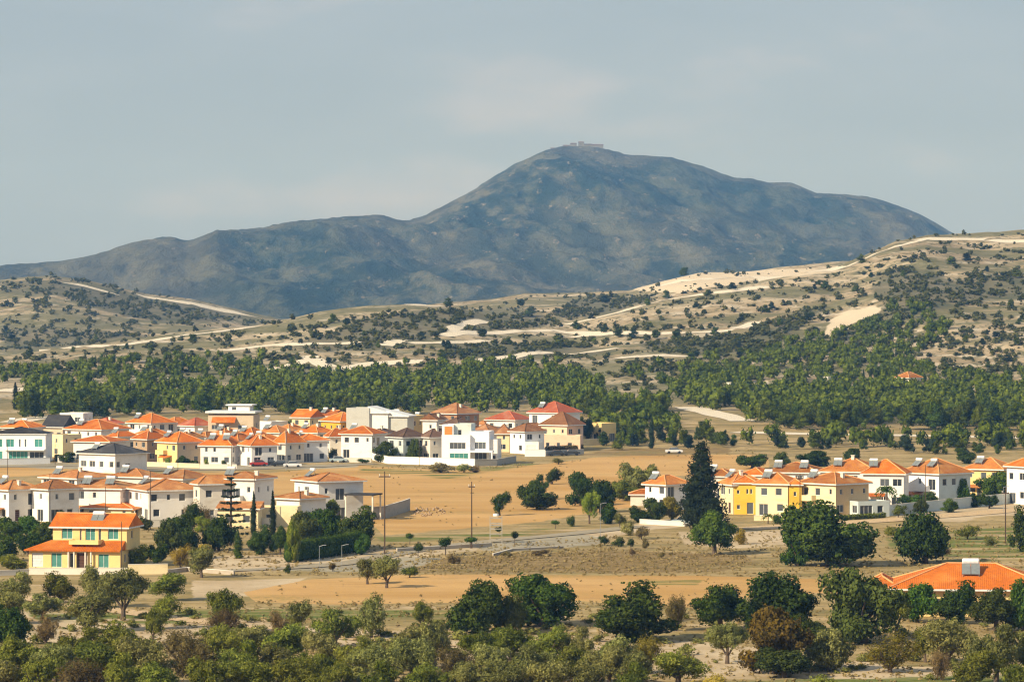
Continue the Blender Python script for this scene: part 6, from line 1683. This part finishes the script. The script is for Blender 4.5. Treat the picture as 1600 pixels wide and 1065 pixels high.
sl = [scatter([(1170, 565), (1240, 532), (1330, 522), (1395, 482), (1440, 470), (1490, 520), (1430, 560), (1300, 566)], 170, nr, -.2, 25.), scatter([(960, 585), (1080, 560), (1200, 560), (1180, 600), (1060, 610)], 60, nr, -.1, 25.)]
q = np.concatenate(sl); gx, gy, gz = at_many(q[:, 0], q[:, 1]); fx = np.concatenate([fx, gx])
X = np.concatenate([X, gx]); Y = np.concatenate([Y, gy]); Z = np.concatenate([Z, gz])
n = len(X)
Hh = nr.uniform(4.6, 7.4, n); Hh[n - len(fx):] *= .72
stuff_mesh("pine_wood", X, Y, Z - .3, Hh * nr.uniform(.75, 1.05, n), Hh, clump_wood, L['forest'], "dense dark green pine wood on the slopes behind the village")

# scattered single trees on the hills
spots = scatter([(0, 520), (300, 530), (600, 500), (900, 470), (1200, 450), (1400, 400), (1640, 390), (1640, 590), (1100, 590), (900, 560), (500, 575), (0, 580)], 90, nr, -.1)
extra = [(455, 492), (520, 505), (700, 480), (822, 456), (1068, 432), (1345, 412), (1260, 504), (870, 540), (690, 560), (945, 520), (965, 528), (990, 528), (1025, 530), (1055, 532), (1080, 566), (700, 546), (752, 528), (900, 515)]
spots = np.concatenate([spots, np.array(extra, dtype=float)])
sx_, sy_, sz_ = at_many(spots[:, 0], spots[:, 1])
def hill_label(p):
    x, y = p
    a = 'left' if x < 400 else 'middle' if x < 900 else 'right'
    b = 'low on' if y > 540 else 'halfway up' if y > 480 else 'near the crest of'
    return f"dark rounded tree dotted {b} the {a} hillside"
for i in range(len(spots)):
    h = _tr.uniform(8, 15) if i < 90 else 16
    tree('pine', spots[i, 0], spots[i, 1] - h, spots[i, 1], h * _tr.uniform(.9, 1.4), _tr.choice(['dark', 'darkpine', 'pine']), hill_label(spots[i]), 'single trees dotted over the hills', parts=False, pos=Vector((sx_[i], sy_[i], sz_[i] - .2)))

# maquis scrub over the hills
parts_ = []
for tr_ in TRACKS:      # shrubs growing along the tracks' banks
    for a, b in zip(tr_[:-1], tr_[1:]):
        m_ = int(abs(b[0] - a[0]) / 5)
        t = nr.random_sample((m_, 1)); p_ = np.array(a) + t * (np.array(b, dtype=float) - np.array(a))
        p_[:, 1] += np.where(nr.random_sample(m_) < .6, nr.uniform(4, 9, m_), -nr.uniform(4, 8, m_))
        if a[1] < 600 and m_: parts_.append(p_)
for i, poly in enumerate(SCRUB): parts_.append(scatter(poly, 560 if i == 0 else 480 if i in (2, 1) else 300, nr, -.1, 30.))
HILLS = [
    ([(0, 432), (80, 428), (230, 458), (380, 486), (440, 505), (300, 520), (0, 540)], 900, .14), ([(0, 540), (200, 530), (450, 500), (700, 480), (900, 500), (1000, 560), (900, 590), (500, 585), (0, 600)], 2000, .16),
    ([(890, 500), (1060, 468), (1300, 430), (1400, 400), (1450, 374), (1640, 372), (1640, 600), (1050, 600), (950, 560)], 2400, .15),
    ([(780, 466), (900, 458), (1040, 444), (1090, 434), (1300, 424), (1060, 462), (900, 498), (780, 490)], 200, .05),
    ([(940, 560), (1150, 540), (1160, 600), (1060, 620), (960, 610)], 300, .0), ([(1380, 500), (1600, 490), (1640, 590), (1450, 590)], 240, .0),
]
for poly, n, th in HILLS: parts_.append(scatter(poly, n, nr, th, 26.))
q = np.concatenate(parts_)
keep = np.ones(len(q), dtype=bool)
for tr_ in TRACKS:
    for a, b in zip(tr_[:-1], tr_[1:]):
        a = np.array(a, dtype=float); b = np.array(b, dtype=float); e = b - a
        t = np.clip(((q - a) @ e) / (e @ e), 0, 1); d = q - a - t[:, None] * e
        keep &= ~((np.abs(d[:, 1]) < 7) & (d[:, 1] > -3.5) & (np.abs(d[:, 0]) < 4))
q = q[keep]; q = q[poly_sdf(q[:, 0], q[:, 1], PALE[2]) < 1]
X, Y, Z = at_many(q[:, 0], q[:, 1])
n = len(X); w = (.9 + 3.2 * nr.random_sample(n) ** 1.8) * np.where(Y > 2300, 1.35, 1.0)
stuff_mesh("hill_scrub", X, Y, Z - .15, w, w * nr.uniform(.45, .8, n), clump_far, L['scrub'], "dark scrub bushes scattered thickly over the chalky hills")

# low dry weeds and green tufts on the plain
LOWP = [([(-20, 950), (1640, 950), (1640, 1085), (-20, 1085)], 5200, -.15), ([(300, 860), (1640, 815), (1640, 905), (1100, 900), (300, 900)], 3600, -.1), ([(640, 866), (940, 856), (1190, 868), (1120, 895), (640, 895)], 1300, -.3),
        ([(560, 728), (760, 728), (1190, 702), (1190, 712), (700, 744)], 500, -.1), ([(400, 938), (1180, 938), (1180, 960), (400, 950)], 700, -.2), ([(-20, 800), (620, 850), (600, 870), (-20, 900)], 700, 0), ([(640, 800), (690, 796), (700, 806), (620, 812)], 60, -.6)]
parts_ = [scatter(p, n, nr, th, 22.) for p, n, th in LOWP]
q = np.concatenate(parts_)
for fpoly in (FIELDS[0], FIELDS[2]):
    q = q[poly_sdf(q[:, 0], q[:, 1], fpoly) < 2 + 6 * nr.random_sample(len(q))]
q = np.concatenate([q, scatter(FIELDS[0], 130, nr, .22, 30.), scatter(FIELDS[2], 80, nr, .2, 30.)])
X, Y, Z = at_many(q[:, 0], q[:, 1]); n = len(X); w = nr.uniform(.25, .75, n)
stuff_mesh("dry_weeds", X, Y, Z - .05, w, w * nr.uniform(.35, .8, n), clump_tiny, L['weeds'], "dry weeds and low tufts covering the rough ground")

# low undergrowth between the grove's trees
q = np.concatenate([scatter([(-20, 1000), (1090, 1010), (1090, 1080), (-20, 1085)], 300, nr, -.3, 30.), scatter([(-20, 948), (1640, 975), (1640, 1075), (1100, 1040), (-20, 1000)], 240, nr, .0, 30.)])
X, Y, Z = at_many(q[:, 0], q[:, 1]); w = nr.uniform(.8, 2.6, len(X))
stuff_mesh("undergrowth", X, Y, Z - .1, w, w * nr.uniform(.35, .7, len(X)), [unit_clump(120 + s, 260, .12, 5, core=.6) for s in range(5)], L['under'], "olive green undergrowth between the trees of the grove")
# rubble heap at the end of the curved concrete wall
q = scatter([(638, 800), (655, 794), (690, 794), (702, 804), (660, 808)], 50, nr)
X, Y, Z = at_many(q[:, 0], q[:, 1]); w = nr.uniform(.3, 1.0, len(X))
stuff_mesh("rubble", X, Y, Z - .1, w, w * nr.uniform(.4, .8, len(X)), [unit_clump(90 + s, 0, .3, 2, sub=0, core=1.2) for s in range(3)], M['tan'], "heap of brownish rubble at the end of the curved concrete wall")
